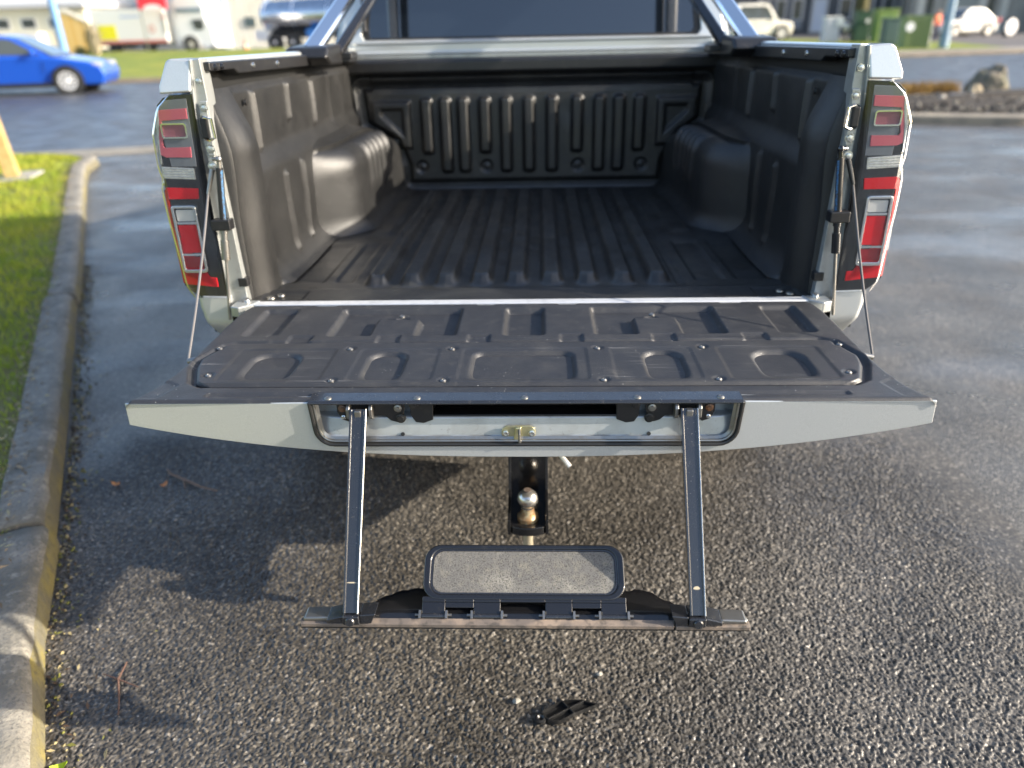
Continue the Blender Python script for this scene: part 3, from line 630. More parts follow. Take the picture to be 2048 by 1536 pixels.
# ---- rear corners: cap, jamb, lamp, bumper corner
LAMP_Y = -.012
def ly(x, z=0): return LAMP_Y + max(0., abs(x) - .866) * .6
CAP = [(.753, .578), (.803, .581), (.812, .576), (.834, .524), (.836, .507), (.763, .510)]
HOUS = [(.762, .507), (.808, .505), (.833, .499), (.850, .484), (.866, .42), (.872, .34), (.882, .22), (.880, .05), (.845, .023), (.768, .017), (.770, .159), (.781, .253), (.780, .342), (.772, .415), (.767, .465)]
def P(s, pts): return [(s * p[0], p[1]) for p in pts]
def corner(s):
    f = lambda d: (lambda x, z: ly(x) + d)
    mb = MB(); mb.prism(P(s, CAP), lambda x, z: ly(x) - .006 + .012 * max(0, (z - .56) / .02), .10); mb.build('corner_cap', M['silver'], T, bev=.006, seg=3)
    # jamb channel (body colour)
    J = [(.737, .580), (.752, .578), (.764, .507), (.771, .43), (.780, .36), (.781, .26), (.771, .16), (.768, -.03), (.722, -.03), (.728, .10), (.733, .265), (.737, .40), (.735, .50)]
    mb = MB(); mb.prism(P(s, J), .002, .05); mb.build('door_jamb', M['jamb'], T, bev=.002)
    Jr = [(.752, .578), (.758, .578), (.768, .507), (.776, .43), (.784, .36), (.785, .26), (.775, .16), (.772, -.03), (.765, -.03), (.766, .16), (.776, .26), (.776, .36), (.766, .43), (.759, .507)]
    mb = MB(); mb.prism(P(s, Jr), -.010, .03); mb.build('jamb_flange', M['jamb'], T, bev=.002)
    Jp = [(.738, .485), (.756, .485), (.762, .42), (.757, .34), (.742, .335), (.738, .40)]
    mb = MB(); mb.prism(P(s, Jp), -.003, .01); mb.build('jamb_plate', M['jamb'], T, bev=.002)
    # tail light
    CX = [s * q for q in (.866, .872, .879)]; L0 = cutprism('tail_light', P(s, HOUS), f(0), lambda x, z: .09, CX, M['lamp_black'], T, bev=.002)
    def piece(name, pts, ma, d=-.004, depth=.012, bev=.0012):
        return cutprism(name, P(s, pts), f(d * .38), f(d * .38 + depth), CX, ma, L0, bev * .7)
    piece('smoked_panel', [(.778, .497), (.83, .494), (.846, .478), (.85, .40), (.845, .345), (.784, .345)], M['lamp_grey'], -.002)
    piece('red_bar', [(.782, .476), (.846, .473), (.853, .466), (.850, .449), (.783, .453)], M['lens_pink'], -.007)
    piece('red_bar', [(.846, .470), (.852, .470), (.858, .43), (.862, .390), (.854, .395), (.846, .43)], M['lens_pink'], -.006)
    piece('red_bar', [(.789, .390), (.852, .389), (.858, .405), (.866, .387), (.868, .375), (.852, .367), (.791, .366)], M['lens_pink'], -.007)
    q = MB(); q.ring(P(s, rrect(.789, .850, .410, .444, .006)), P(s, rrect(.7925, .8465, .4135, .4405, .004)), f(-.0055), f(.002)); q.build('chrome_frame', M['chrome'], L0)
    piece('box_lens', rrect(.7925, .8465, .4135, .4405, .004), M['lens_box_sheen'], -.004)
    piece('indicator', [(.790, .341), (.868, .346), (.872, .330), (.872, .319), (.792, .315)], M['lens_clear'], -.007)
    for k in range(4): 
        z_ = .3205 + k * .0062; piece('indicator_rib', [(.793, z_), (.871, z_ + .003), (.871, z_ + .0045), (.793, z_ + .0015)], M['chrome'], -.0085, .003, 0)
    piece('red_surround', [(.791, .294), (.870, .297), (.878, .285), (.8805, .20), (.880, .056), (.788, .046), (.788, .070), (.866, .078), (.872, .20), (.869, .269), (.794, .269)], M['lens_red'], -.007)
    q = MB(); q.ring(P(s, [(x + .004 * (.25 - z_) * 0, z_) for x, z_ in rrect(.804, .866, .085, .254, .008)]), P(s, rrect(.8105, .8595, .094, .247, .004)), f(-.0075), f(.002)); q.build('chrome_frame', M['chrome'], L0, bev=.0015)
    piece('reverse_lens', rrect(.8125, .857, .2155, .243, .003), M['lens_white'], -.008)
    piece('chrome_bar', [(.811, .208), (.859, .208), (.859, .2135), (.811, .2135)], M['chrome'], -.011, .01)
    piece('stop_lens', rrect(.8120, .8575, .1365, .206, .003), M['lens_red'], -.009)
    piece('chrome_bar', [(.811, .1285), (.860, .1285), (.860, .134), (.811, .134)], M['chrome'], -.011, .01)
    piece('fog_lens', rrect(.8125, .858, .098, .126, .003), M['lens_dkred'], -.008)
    piece('side_sheen', [(.848, .474), (.853, .466), (.8655, .415), (.8715, .352), (.866, .352), (.860, .41), (.851, .45)], M['sheen_strip'], -.008)
    piece('side_sheen', [(.8795, .29), (.8835, .24), (.8825, .12), (.8800, .12), (.8800, .20)], M['sheen_strip'], -.006)
    # clear outer cover bulging at the side
    us = np.linspace(0, 1, 26); vs_ = np.linspace(0, 1, 40); U, V = np.meshgrid(us, vs_, indexing='ij'); Zc = .022 + V * (.506 - .022)
    xi = np.interp(Zc, [.022, .159, .253, .342, .415, .506], [.769, .771, .782, .781, .773, .763]); xo = np.interp(Zc, [.022, .05, .22, .30, .318, .34, .42, .478, .506], [.866, .884, .893, .893, .884, .890, .889, .862, .822])
    Xc = xi + (xo - xi) * U; Yc = np.where(U < .80, 0, (U - .80) / .20); Yc = -.026 + .075 * Yc ** 2.2 + .008 * (1 - U) ** 4
    grid('clear_cover', s * Xc, Yc, Zc, M['clear'], L0, ang=50, flip=(s > 0))
    q = MB(); q.tube([(s * .888, .045, .02), (s * .895, .05, .15), (s * .898, .055, .29), (s * .888, .055, .318), (s * .895, .055, .35), (s * .893, .05, .43), (s * .872, .05, .48)], .0045, 8); q.build('cover_edge', M['clear'], L0)
    q = MB(); q.lathe([(.007, 0), (.007, .006), (.0, .009)], (s * .882, .018, .304), (s * .4, -1, 0), 12); q.build('lamp_bolt', M['chrome'], L0)
    # bumper corner
    us = np.linspace(0, 1, 18); vs_ = np.linspace(0, 1, 22); U, V = np.meshgrid(us, vs_, indexing='ij'); Zb = .016 - V * .135
    xo = np.interp(V, [0, .2, .55, .8, 1], [.876, .878, .866, .842, .812]); Xb = .764 + (xo - .764) * U; Yb = -.02 + .13 * np.clip((U - .62) / .38, 0, 1) ** 2 + .03 * sst(.45, 1, V)
    grid('bumper_corner', s * Xb, Yb, Zb + .006 * U, M['silver'], T, ang=60, flip=(s < 0))
    mb = MB(); mb.prism([(s * .764, .0205), (s * .835, .0225), (s * .835, .004), (s * .764, .0)], -.014, .10); mb.build('bumper_corner_lip', M['silver'], T, bev=.003)
    mb = MB(); mb.prism(P(s, [(.74, -.10), (.835, -.115), (.815, -.165), (.78, -.20), (.72, -.22)]), .02, .20); mb.build('bumper_end', M['blk'], T, bev=.008)
    mb = MB(); mb.box(*sorted((s * .805, s * .814)), .003, .012, -.083, -.074); mb.build('parking_sensor', M['zinc'], T)
    # striker, latch block, bolts
    mb = MB(); mb.tube([(s * .756, .0, .452), (s * .744, -.012, .455), (s * .728, -.016, .452), (s * .726, -.016, .410), (s * .738, -.014, .404), (s * .756, 0, .406)], .0038, 8); mb.build('latch_striker', M['chrome'], T)
    mb = MB(); mb.box(*sorted((s * .741, s * .757)), -.014, .01, .408, .452); mb.build('latch_block', M['rubber'], T, bev=.003)
    mb = MB(); mb.prism(P(s, [(.733, .490), (.751, .490), (.756, .458), (.736, .456)]), -.008, .0); mb.build('striker_plate', M['jamb'], T, bev=.002); mb = MB(); mb.prism(P(s, [(.736, .405), (.752, .405), (.752, .368), (.737, .368)]), -.008, .0); mb.build('striker_plate', M['jamb'], T, bev=.002)
    for (x, z_, r) in ((.7425, .475, .0065), (.7445, .384, .0075), (.744, .533, .006)):
        mb = MB(); mb.lathe([(r * 1.5, 0), (r * 1.5, .002), (r, .002), (r, .006), (0, .007)], (s * x, -.006, z_), (0, -1, 0), 6); mb.build('jamb_bolt', M['zinc'], T)
    # gas strut
    a, b = Vector((s * .7245, -.020, .362)), Vector((s * .7475, -.030, .122)); c = Vector((s * .765, -.034, -.035)); d = (b - a)
    mb = MB(); mb.cyl(a + d * .08, a + d * .60, .0085); g = mb.build('gas_strut', M['blk'], T)
    mb = MB(); mb.cyl(a + d * .60, a + d * .73, .0095); mb.cyl(a + d * .73, a + d * .80, .0075); mb.cyl(a + d * .80, a + d, .0105); mb.build('sleeve', M['blk_gloss'] if s > 0 else M['steel'], g)
    mb = MB(); mb.cyl(a + d * .585, a + d * .60, .0092); mb.build('ring', M['rust'], g)
    mb = MB(); mb.box(*sorted((s * (.7385 - .020), s * (.7385 + .026))), -.040, -.008, .196, .222); mb.build('clamp', M['blk'], g, bev=.003)
    mb = MB(); mb.cyl(b, c, .0038); mb.build('rod', M['steel'], g)
    mb = MB(); mb.cyl(a - d * .01, a + d * .09, .0055); mb.sphere(a, .008, 10); mb.cyl(a, a + Vector((s * .016, .008, .0)), .005); mb.build('ball_joint', M['blk_gloss'] if s > 0 else M['steel'], g)
    # printed blue strip along the inner flank of the strut, with little dark marks
    mb = MB(); dn = d.normalized(); sd_ = Vector((-s * .78, -.62, 0)); sd_ = (sd_ - dn * sd_.dot(dn)).normalized(); tn = dn.cross(sd_)
    p0, p1 = a + d * .10, a + d * .58
    ring0 = [p0 + (sd_ * math.cos(t) + tn * math.sin(t)) * .0088 for t in (-.32, 0, .32)]; ring1 = [p1 + (sd_ * math.cos(t) + tn * math.sin(t)) * .0088 for t in (-.32, 0, .32)]
    mb.add(ring0 + ring1, [(0, 1, 4, 3), (1, 2, 5, 4)]); mb.build('label', M['label_blue'], g)
    # stay cable
    k0, k1, k2 = Vector((s * .7475, -.012, .338)), Vector((s * .764, -.024, .282)), Vector((s * .722, -.372, -.006))
    sag = [k1.lerp(k2, t) + Vector((0, 0, -.012 * math.sin(math.pi * t))) for t in [i / 10 for i in range(11)]]
    mb = MB(); mb.tube(sag, .0028, 8); kb = mb.build('stay_cable', mat('cable_sheath', (.16, .15, .145) if s < 0 else (.13, .12, .11), .35, .3), T)
    mb = MB(); mb.tube([k0, k0.lerp(k1, .5), k1], [.006, .0055, .004], 10); mb.build('sleeve', M['steel'] if s < 0 else M['blk'], kb)
    mb = MB(); mb.lathe([(.011, 0), (.011, .003), (.006, .003), (.006, .009), (0, .010)], (s * .7475, -.006, .345), (0, -1, 0), 14); mb.build('anchor_bolt', M['zinc'], kb)
    mb = MB(); mb.cyl(k2, k2 + Vector((-s * .02, 0, .004)), .006); mb.build('end_fitting', M['steel'], kb)
    # small liner tab and hinge corner
    mb = MB(); mb.box(*sorted((s * .716, s * .740)), -.002, .020, .042, .064); mb.build('liner_tab', M['blk'], T, bev=.002)
    mb = MB(); mb.prism([(s * .690, -.002), (s * .750, -.002), (s * .752, -.05), (s * .728, -.06), (s * .70, -.035)], -.022, .006, 'z'); mb.build('hinge_corner', M['jamb'], T, bev=.003)
    mb = MB(); mb.lathe([(.012, 0), (.012, .004), (.007, .004), (.007, .009), (0, .010)], (s * .722, -.012, .006), (0, -.3, 1), 14); mb.build('hinge_bolt', M['zinc'], T)
for s in (-1, 1): corner(s)

# ---- tailgate (open, nearly level)
YE = -.594
def zbot(x): return -.113 + .068 * (abs(x) / .752) ** 2.3
def tailgate():
    def xlim(y): return np.interp(-y, [.035, .042, .055, .075, .12, .20, .42, .48, .54, YE * -1], [.655, .684, .700, .708, .713, .714, .712, .716, .731, .752])
    # shell: outer skin below, ends, and rear face with the notch
    mb = MB(); xs = np.linspace(-1, 1, 41); prof = [(-.036, 0.0), (-.036, .55), (-.12, .78), (-.20, .95), (-.30, 1.12), (-.42, 1.10), (-.48, 1.08), (-.54, 1.06)]; vs = []
    for u in xs:
        for (y, k) in prof: vs.append((u * (float(xlim(y)) - .006), y, .0 + zbot(u * .752) * k))
        vs.append((u * .750, YE + .012, zbot(u * .75) * 1.0 + .002))
    n = 9; mb.add(vs, [(i * n + j, (i + 1) * n + j, (i + 1) * n + j + 1, i * n + j + 1) for i in range(40) for j in range(n - 1)])
    for e in (-1, 1):
        yy = np.linspace(-.036, YE + .014, 40); sv = []
        for y in yy:
            k = np.interp(-y, [.036, .30, .56, .6], [.55, 1.12, 1.06, 1.0]); xx = e * (float(xlim(y)) - .006); sv += [(xx, y, -.001), (xx, y, zbot(.752) * k)]
        mb.add(sv, [(2 * i, 2 * i + 1, 2 * i + 3, 2 * i + 2) for i in range(39)])
    tg = mb.build('tailgate', M['silver'], T, ang=50)
    top = .004
    nl = [(-.397, top)] + [(-.393 , -.050)] + [(-.393 + .036 * (1 - math.cos(R(a))), -.050 - .036 * math.sin(R(a))) for a in (15, 30, 45, 60, 75, 90)]
    nr = [(-x + .006, z_) for x, z_ in nl[::-1]]
    notch = nl + nr
    outer = [(-.7490, top - .003), ] + [(x, zbot(x)) for x in np.linspace(-.7505, .7505, 49)] + [(.7490, top - .003)]
    # face built as bands so the skin can be gently crowned
    def yface(x, z_): return YE + .010 * sst(.0, -.1, np.array(z_ - 0.)).item() * 0 + .006 * (abs(x) / .75) ** 4
    poly = outer + [(x, z_) for x, z_ in notch[::-1]]
    mb = MB(); mb.prism(poly, yface, lambda x, z_: YE + .030 - .020 * float(sst(.70, .745, abs(x))))
    o = mb.build('rear_edge', M['silver'], tg, bev=.0045, seg=3)
    # rubber seal and inner lip of the notch
    def off2(pts, d):
        out = []
        for i, p in enumerate(pts):
            a, b = pts[max(0, i - 1)], pts[min(len(pts) - 1, i + 1)]; v = Vector((b[0] - a[0], b[1] - a[1])).normalized(); out.append((p[0] - v.y * d, p[1] + v.x * d))
        return out
    mb = MB(); mb.tube([(x, YE - .001, z_) for x, z_ in off2(notch, .002)], .0042, 8); mb.build('rubber_seal', M['rubber'], tg)
    mb = MB(); q = off2(notch, .0095); q2 = off2(notch, .016); n = len(q); mb.add([(x, YE + .002, z_) for x, z_ in q] + [(x, YE + .006, z_) for x, z_ in q2], [(i, i + 1, n + i + 1, n + i) for i in range(n - 1)]); mb.tube([(x, YE + .001, z_) for x, z_ in off2(notch, .0085)], .0030, 8); mb.build('notch_lip', M['steel'], tg)
    # recess: silver inner tray with a wavy seam, side walls, dark slot
    xs = np.arange(-.40, .4101, .005); ts = np.linspace(0, 1, 24); X, Tt = np.meshgrid(xs, ts, indexing='ij')
    wav = .5 + .5 * np.cos((X - .03) * 2 * math.pi / .0745); wav = sst(.25, .75, wav)
    Yr = -.548 - .027 * sst(0, .12, Tt) - .011 * np.clip((Tt - .12) / .88, 0, 1) - .004 * sst(.84, .92, Tt + .05 * wav); Zr = -.0345 - .003 * sst(.08, .16, Tt) - .046 * np.clip((Tt - .14) / .86, 0, 1) 
    corner_ = sst(.33, .40, np.abs(X - .003)); Zr += .012 * corner_ ** 2 * Tt; Yr += .006 * corner_ ** 2
    grid('notch_tray', X, Yr, Zr, M['silver_raw'], tg, ang=60)
    mb = MB()
    mb.box(-.405, -.172, -.552, -.547, -.036, -.007); mb.build('notch_back', M['silver_raw'], tg)
    mb = MB(); mb.box(.179, .411, -.552, -.547, -.036, -.007); mb.build('notch_back', M['silver_raw'], tg)
    for s in (-1, 1):
        mb = MB(); mb.box(*sorted((s * .396 + .003, s * .402 + .003)), -.588, -.547, -.075, .003); mb.build('notch_side', M['silver_raw'], tg)
    mb = MB(); mb.box(-.172, .179, -.50, -.497, -.06, -.010); mb.box(-.174, -.172, -.574, -.50, -.036, -.008); mb.box(.179, .181, -.574, -.50, -.036, -.008); mb.box(-.172, .179, -.56, -.50, -.062, -.0385); mb.build('slot', M['rubber'], tg)
    mb = MB(); mb.box(-.171, .178, -.5765, -.545, -.0345, -.0310); mb.build('slot_shade', M['blk_gloss'], tg, bev=.001)  # black strip laid on the tray lip, painting the dark inside the slot
    for s in (-1, 1):
        mb = MB(); X0 = .003
        bp = [(.352, .004), (.352, -.022), (.344, -.038), (.330, -.043), (.322, -.036), (.318, -.030), (.262, -.030), (.252, -.040), (.240, -.044), (.228, -.034), (.224, -.012), (.226, .004)]
        mb.prism([(s * x + X0, z_) for x, z_ in bp], -.582, -.577); mb.build('hinge_plate', M['blk'], tg, bev=.0015)
        bp = [(.214, .004), (.170, .004), (.172, -.040), (.190, -.047), (.205, -.045), (.214, -.030)]
        mb = MB(); mb.prism([(s * x + X0, z_) for x, z_ in bp], -.580, -.575); mb.build('slot_bracket', M['blk'], tg, bev=.0015)
        for (x, z_, r, ma) in ((.341, -.013, .0075, 'rust'), (.340, -.031, .0045, 'zinc'), (.236, -.013, .0075, 'steel'), (.232, -.034, .0095, 'rubber'), (.206, -.006, .0085, 'blk')):
            mb = MB(); mb.lathe([(r, 0), (r, .003), (r * .6, .004), (r * .6, .006), (0, .006)], (s * x + X0, -.5825, z_), (0, -1, 0), 12); mb.build('hinge_bolt', M[ma], tg)
        for dx in (-.021, .021):
            mb = MB(); mb.prism([(-.555, .002), (-.590, .002), (-.600, -.008), (-.600, -.026), (-.588, -.034), (-.555, -.030)], s * .303 + dx - .0035, s * .303 + dx + .0035, 'x'); mb.build('hinge_knuckle', M['steel'], tg, bev=.0015)
        mb = MB(); mb.box(*sorted((s * .303 - .02, s * .303 + .02)), -.562, -.545, -.03, .003); mb.build('hinge_gap', M['rubber'], tg)
    # latch keeper (yellow zinc) in the middle
    mb = MB(); mb.prism([(x - .008, z_) for x, z_ in rrect(-.032, .032, -.0775, -.0495, .012)], -.5885, -.5835); kp = mb.build('latch_keeper', M['gold_zinc'], tg, bev=.001)
    mb = MB(); mb.prism([(-.018, -.077), (-.006, -.077), (-.002, -.049), (-.014, -.049)], -.594, -.587); mb.build('loop', M['gold_zinc'], kp, bev=.003)
    mb = MB(); mb.tube([(-.006, -.592, -.054), (-.006, -.602, -.060), (-.006, -.602, -.076), (-.006, -.592, -.080)], .0025, 8); mb.build('hook', M['steel'], kp)
    for x in (-.032, .017):
        mb = MB(); mb.lathe([(.0065, 0), (.0065, .003), (.004, .004), (0, .003)], (x, -.5885, -.0635), (0, -1, 0), 10); mb.build('bolt', M['zinc'], kp)
    for x in (-.228, .006, .236):
        mb = MB(); mb.lathe([(.0038, 0), (.0038, .0012), (0, .0012)], (x, -.5835, -.0680), (0, -1, .25), 10); mb.build('drain_hole', M['rubber'], tg)
    # moulded liner: height field
    us = np.linspace(-1, 1, 421); ys = np.arange(-.042, YE - .0001, -.0032); U, Y = np.meshgrid(us, ys, indexing='ij'); X = U * (xlim(Y) - .002)
    Z = np.full_like(X, .0075)
    e = .012
    def pocket(x0, x1, y0, y1, dep, r=.012, ee=e):
        return -dep * rbox(X, Y, x0, x1, y1, y0, r, ee)
    for s in (-1, 1):
        def pk(a, b, *k, **kw): return pocket(*sorted((s * a, s * b)), *k, **kw)
        Z += pk(.560, .650, -.078, -.262, .011); Z += pk(.153, .452, -.078, -.266, .0145)
        Z += .0138 * rbox(X, Y, *sorted((s * .243, s * .360)), -.300, -.148, .012, e) * rbox(X, Y, *sorted((s * .153, s * .452)), -.266, -.078, .012, e)
        for a, b in ((.076, .130), (.278, .333), (.476, .533)): Z += pk(a, b, -.258, -.305, .005, .004, .006)
        for a, b in ((.078, .125), (.475, .530)): Z += pk(a, b, -.020, -.062, .005, .004, .006)
        Z += pk(.590, .690, -.020, -.030, .0, .004, .006)
        r = np.hypot(X - s * .300, Y + .128); Z -= .006 * (1 - sst(.012, .020, r))
        # wing at the rear corner
        Z -= .0025 * sst(0, .006, -sdpoly(X, Y, [(s * .672, -.520), (s * .690, -.580), (s * .78, -.580), (s * .78, -.50), (s * .70, -.50)]))
    Z += pocket(-.052, .046, -.080, -.268, .0145)
    Z -= .004 * (1 - sst(.0, .012, np.abs(Y + .566))) * (np.abs(X) < .60)
    # lowered bed for the screwed-on cover
    cov = [(-.640, -.302), (.640, -.302), (.662, -.312), (.688, -.395), (.680, -.435), (.652, -.505), (.625, -.524), (-.625, -.524), (-.652, -.505), (-.680, -.435), (-.688, -.395), (-.662, -.312)]
    sdc = sdpoly(X, Y, cov); Z -= .009 * sst(-.012, .0, -sdc)
    # rounded outer rim
    edge = (1 - np.abs(U)) * xlim(Y); Z -= .012 * (1 - sst(0, .012, edge)); Z -= .008 * (1 - sst(0, .012, -.042 - Y + .0)) 
    Z -= .006 * (1 - sst(0, .008, Y - YE))
    grid('tailgate_liner', X, Y, Z, M['gate_liner'], tg, ang=60, flip=True)
    # cover panel
    us = np.linspace(-1, 1, 401); vs_ = np.linspace(0, 1, 78); U, V = np.meshgrid(us, vs_, indexing='ij'); y_ = -.305 - V * .216
    half = np.interp(-y_, [.305, .309, .315, .395, .435, .505, .515, .521], [.630, .645, .658, .684, .676, .648, .634, .618])
    X = U * half; Y = y_; Z = np.full_like(X, .0085)
    for s in (-1, 1):
        def pk(a, b, y0, y1, dep, r=.02, ee=.022): return -dep * rbox(X, Y, *sorted((s * a, s * b)), y1, y0, r, ee)
        Z += pk(.400, .615, -.340, -.506, .0018, .012, .006); Z += pk(.462, .578, -.356, -.530, .017, .045, .022) * (1 - sst(.445, .505, -Y))
        Z += pk(.178, .352, -.340, -.506, .0018, .012, .006); Z += pk(.240, .330, -.354, -.530, .018, .040, .020) * (1 - sst(.455, .508, -Y))
        for k, (px, py) in enumerate(((.666, -.332), (.633, -.475), (.376, -.341), (.377, -.503), (.155, -.344), (.156, -.504))):
            r = np.hypot(X - s * px, Y - py); Z -= .003 * (1 - sst(.008, .014, r))
    Z += -.0018 * rbox(X, Y, -.133, .133, -.506, -.340, .012, .006); Z += -.017 * rbox(X, Y, -.112, .108, -.53, -.354, .03, .020) * (1 - sst(.455, .508, -Y))
    Z -= .008 * (1 - sst(0, .007, (1 - np.abs(U)) * half)); Z -= .007 * (1 - sst(0, .006, np.minimum(-.305 - Y, Y + .521)))
    grid('liner_cover', X, Y, Z, M['cover'], tg, ang=60, flip=True)
    for s in (-1, 1):
        for (px, py) in ((.666, -.332), (.633, -.475), (.376, -.341), (.377, -.503), (.155, -.344), (.156, -.504)):
            mb = MB(); mb.lathe([(.0062, 0), (.0060, .0015), (.0040, .0036), (.0020, .0038), (.0016, .0025), (0, .0025)], (s * px, py, .0055), (0, 0, 1), 12); mb.build('screw', M['steel'], tg)
        mb = MB(); mb.lathe([(.0075, 0), (.0075, .003), (.005, .005), (.0025, .004), (0, .003)], (s * .300, -.128, .001), (0, 0, 1), 12); mb.build('screw', M['steel'], tg)
    # glossy strip with five screws over the notch
    mb = MB(); mb.prism([(-.560, .0085), (-.594, .0078), (-.5985, .0045), (-.5985, .0015), (-.560, .0015)], -.397, .402, 'x'); mb.build('edge_strip', M['arm'], tg, bev=.001)
    for x in (-.362, -.195, .004, .211, .362):
        mb = MB(); mb.lathe([(.0072, 0), (.0068, .0018), (.0042, .0036), (.0018, .0036), (.0, .0025)], (x, -.584, .0075), (0, 0, 1), 12); mb.build('screw', M['steel'], tg)
tailgate()

# ---- fold-down step hanging from the tailgate
def step():
    sl = R(7); near, zn = -.790, -.336
    def pl(x, d, h): return (x, near + d * math.cos(sl) + h * math.sin(sl), zn - d * math.sin(sl) + h * math.cos(sl))
    # sloping outer skin panel
    mb = MB(); out = [(-.401, .008), (.401, .008), (.400, .016), (.390, .020), (.315, .022), (.250, .060), (-.250, .060), (-.315, .022), (-.390, .020), (-.398, .016)]
    mb.add([pl(x, d, .0) for x, d in out] + [pl(x, d, -.012) for x, d in out], [tuple(range(10)), tuple(range(19, 9, -1))] + [(i, i + 10, (i + 1) % 10 + 10, (i + 1) % 10) for i in range(10)])
    st = mb.build('tailgate_step', M['silver'], T, bev=.002)
    # scuffed lower edge, two pieces
    mb = MB(); mb.prism([(-.798, -.3460), (-.798, -.3385), (-.786, -.3350), (-.780, -.341), (-.788, -.3465)], -.401, .268, 'x'); mb.build('edge_trim', M['dusty_edge'], st, bev=.001)
    mb = MB(); mb.prism([(-.798, -.3468), (-.798, -.3393), (-.786, -.3355), (-.780, -.342), (-.788, -.3475)], .271, .401, 'x'); mb.build('edge_trim', M['dusty_edge'], st, bev=.001)
    mb = MB(); mb.prism([(-.797, -.3492), (-.797, -.3472), (-.78, -.3482), (-.78, -.3510)], -.401, .401, 'x'); mb.build('seal_strip', M['rubber'], st)
    # black inner cover, hump with a torn-looking far edge
    n = 60; vs = []; 
    for i in range(n + 1):
        x = -.300 + .600 * i / n; ax = abs(x); far = .066 * float(np.clip((.300 - ax) / .075, 0, 1) ** .8) + .022 + .0025 * math.sin(x * 90) + .003 * math.sin(x * 211 + 1)
        hh = .006 + .004 * float(1 - sst(.24, .29, ax))
        vs += [pl(x, .004, .001), pl(x, .010, .004), pl(x, max(.014, far * .45), hh), pl(x, far, hh * .7), pl(x, far + .004, .0)]
    mb = MB(); mb.add(vs, [(i * 5 + j, (i + 1) * 5 + j, (i + 1) * 5 + j + 1, i * 5 + j + 1) for i in range(n) for j in range(4)] + [(0, 1, 2, 3, 4), tuple(n * 5 + k for k in (4, 3, 2, 1, 0))]); mb.build('inner_cover', M['blk_gloss'], st, ang=40)
    for s in (-1, 1):
        # end block
        mb = MB(); mb.prism([(s * .398, -.3365), (s * .394, -.3285), (s * .350, -.327), (s * .350, -.337)], -.794, -.764); mb.build('end_block', M['steel'], st, bev=.003)
        # clevis with bolt
        mb = MB(); mb.prism([(s * .352, -.336), (s * .352, -.3275), (s * .322, -.3195), (s * .322, -.336)], -.800, -.765); mb.prism([(s * .322, -.336), (s * .322, -.3175), (s * .292, -.3175), (s * .292, -.336)], -.804, -.765); mb.prism([(s * .292, -.336), (s * .292, -.3180), (s * .262, -.315), (s * .272, -.337)], -.799, -.765); mb.build('clevis', M['arm'], st, bev=.002)
        mb = MB(); mb.lathe([(.0085, 0), (.0085, .003), (.007, .005), (0, .005)], (s * .308, -.804, -.327), (0, -1, .2), 18); mb.build('pivot_bolt', M['arm'], st)
        # arm: slim box section with a folded rim
        a, b = Vector((s * .303, -.598, -.008)), Vector((s * .3075, -.792, -.318)); d = (b - a).normalized(); w = Vector((1, 0, 0)); nrm = w.cross(d); nrm = -nrm if nrm.y > 0 else nrm
        mb = MB(); vs = []
        for p, hw in ((a, .0155), (b, .0135)):
            for (u_, v_) in ((-1, 0), (-1, 1), (-.72, 1), (-.72, .86), (.72, .86), (.72, 1), (1, 1), (1, 0)): vs.append(p + w * u_ * hw + nrm * (v_ * .013 - .006))
        mb.add(vs, [(i, (i + 1) % 8, (i + 1) % 8 + 8, i + 8) for i in range(8)] + [tuple(range(8)), tuple(range(15, 7, -1))]); ar = mb.build('arm', M['arm'], st, bev=.0012)
        mb = MB(); p0, p1 = a + w * .0150 + nrm * .0068, b + w * .0130 + nrm * .0068; mb.tube([p0, p1], .0013, 6); mb.build('bright_edge', M['zinc'], ar)  # thin bright line along the right-hand rim of each arm
        mb = MB(); c = a + d * .012; mb.box(c.x - .006, c.x + .006, c.y - .006, c.y + .006, c.z - .007, c.z + .012); mb.build('stop_pin', M['steel'], ar, bev=.0015)
        if True:
            c = a + d * (.318 if s > 0 else .312) + nrm * .0053
            mb = MB(); hx, hd = ((.0058, .0030) if s > 0 else (.0095, .0012)); mb.add([c + w * hx * math.cos(q) * (1 + .2 * math.sin(3 * q)) + d * hd * math.sin(q) for q in [k * .5236 for k in range(12)]], [tuple(range(12))]); o = mb.build('scuff', mat('scuff_beige', (.45, .38, .26), .6), ar)
    # tread: a flap tilted up away from the hinge
    tt = R(35); Y0, Z0 = -.788, -.328
    def tp(x, d, h): return (x, Y0 + d * math.cos(tt) - h * math.sin(tt), Z0 + d * math.sin(tt) + h * math.cos(tt))
    def tmap(m_): m_.v = [tp(x, y, z_) for x, y, z_ in m_.v]; return m_
    out = rrect(-.184, .186, .030, .1325, .030, 7); inn = rrect(-.1705, .1725, .0400, .1235, .022, 7); inn2 = rrect(-.167, .169, .0430, .1205, .020, 7)
    mb = MB(); mb.ring(out, inn, .0, -.022, 'z'); tr = tmap(mb).build('tread', M['blk_gloss'], st, bev=.0035, seg=3)
    mb = MB(); mb.ring(inn, inn2, -.002, -.012, 'z'); tmap(mb).build('tread_groove', M['arm'], tr)
    mb = MB(); mb.prism(inn2, -.012, -.0035, 'z'); tmap(mb).build('grip_pad', M['grip'], tr, bev=.001)
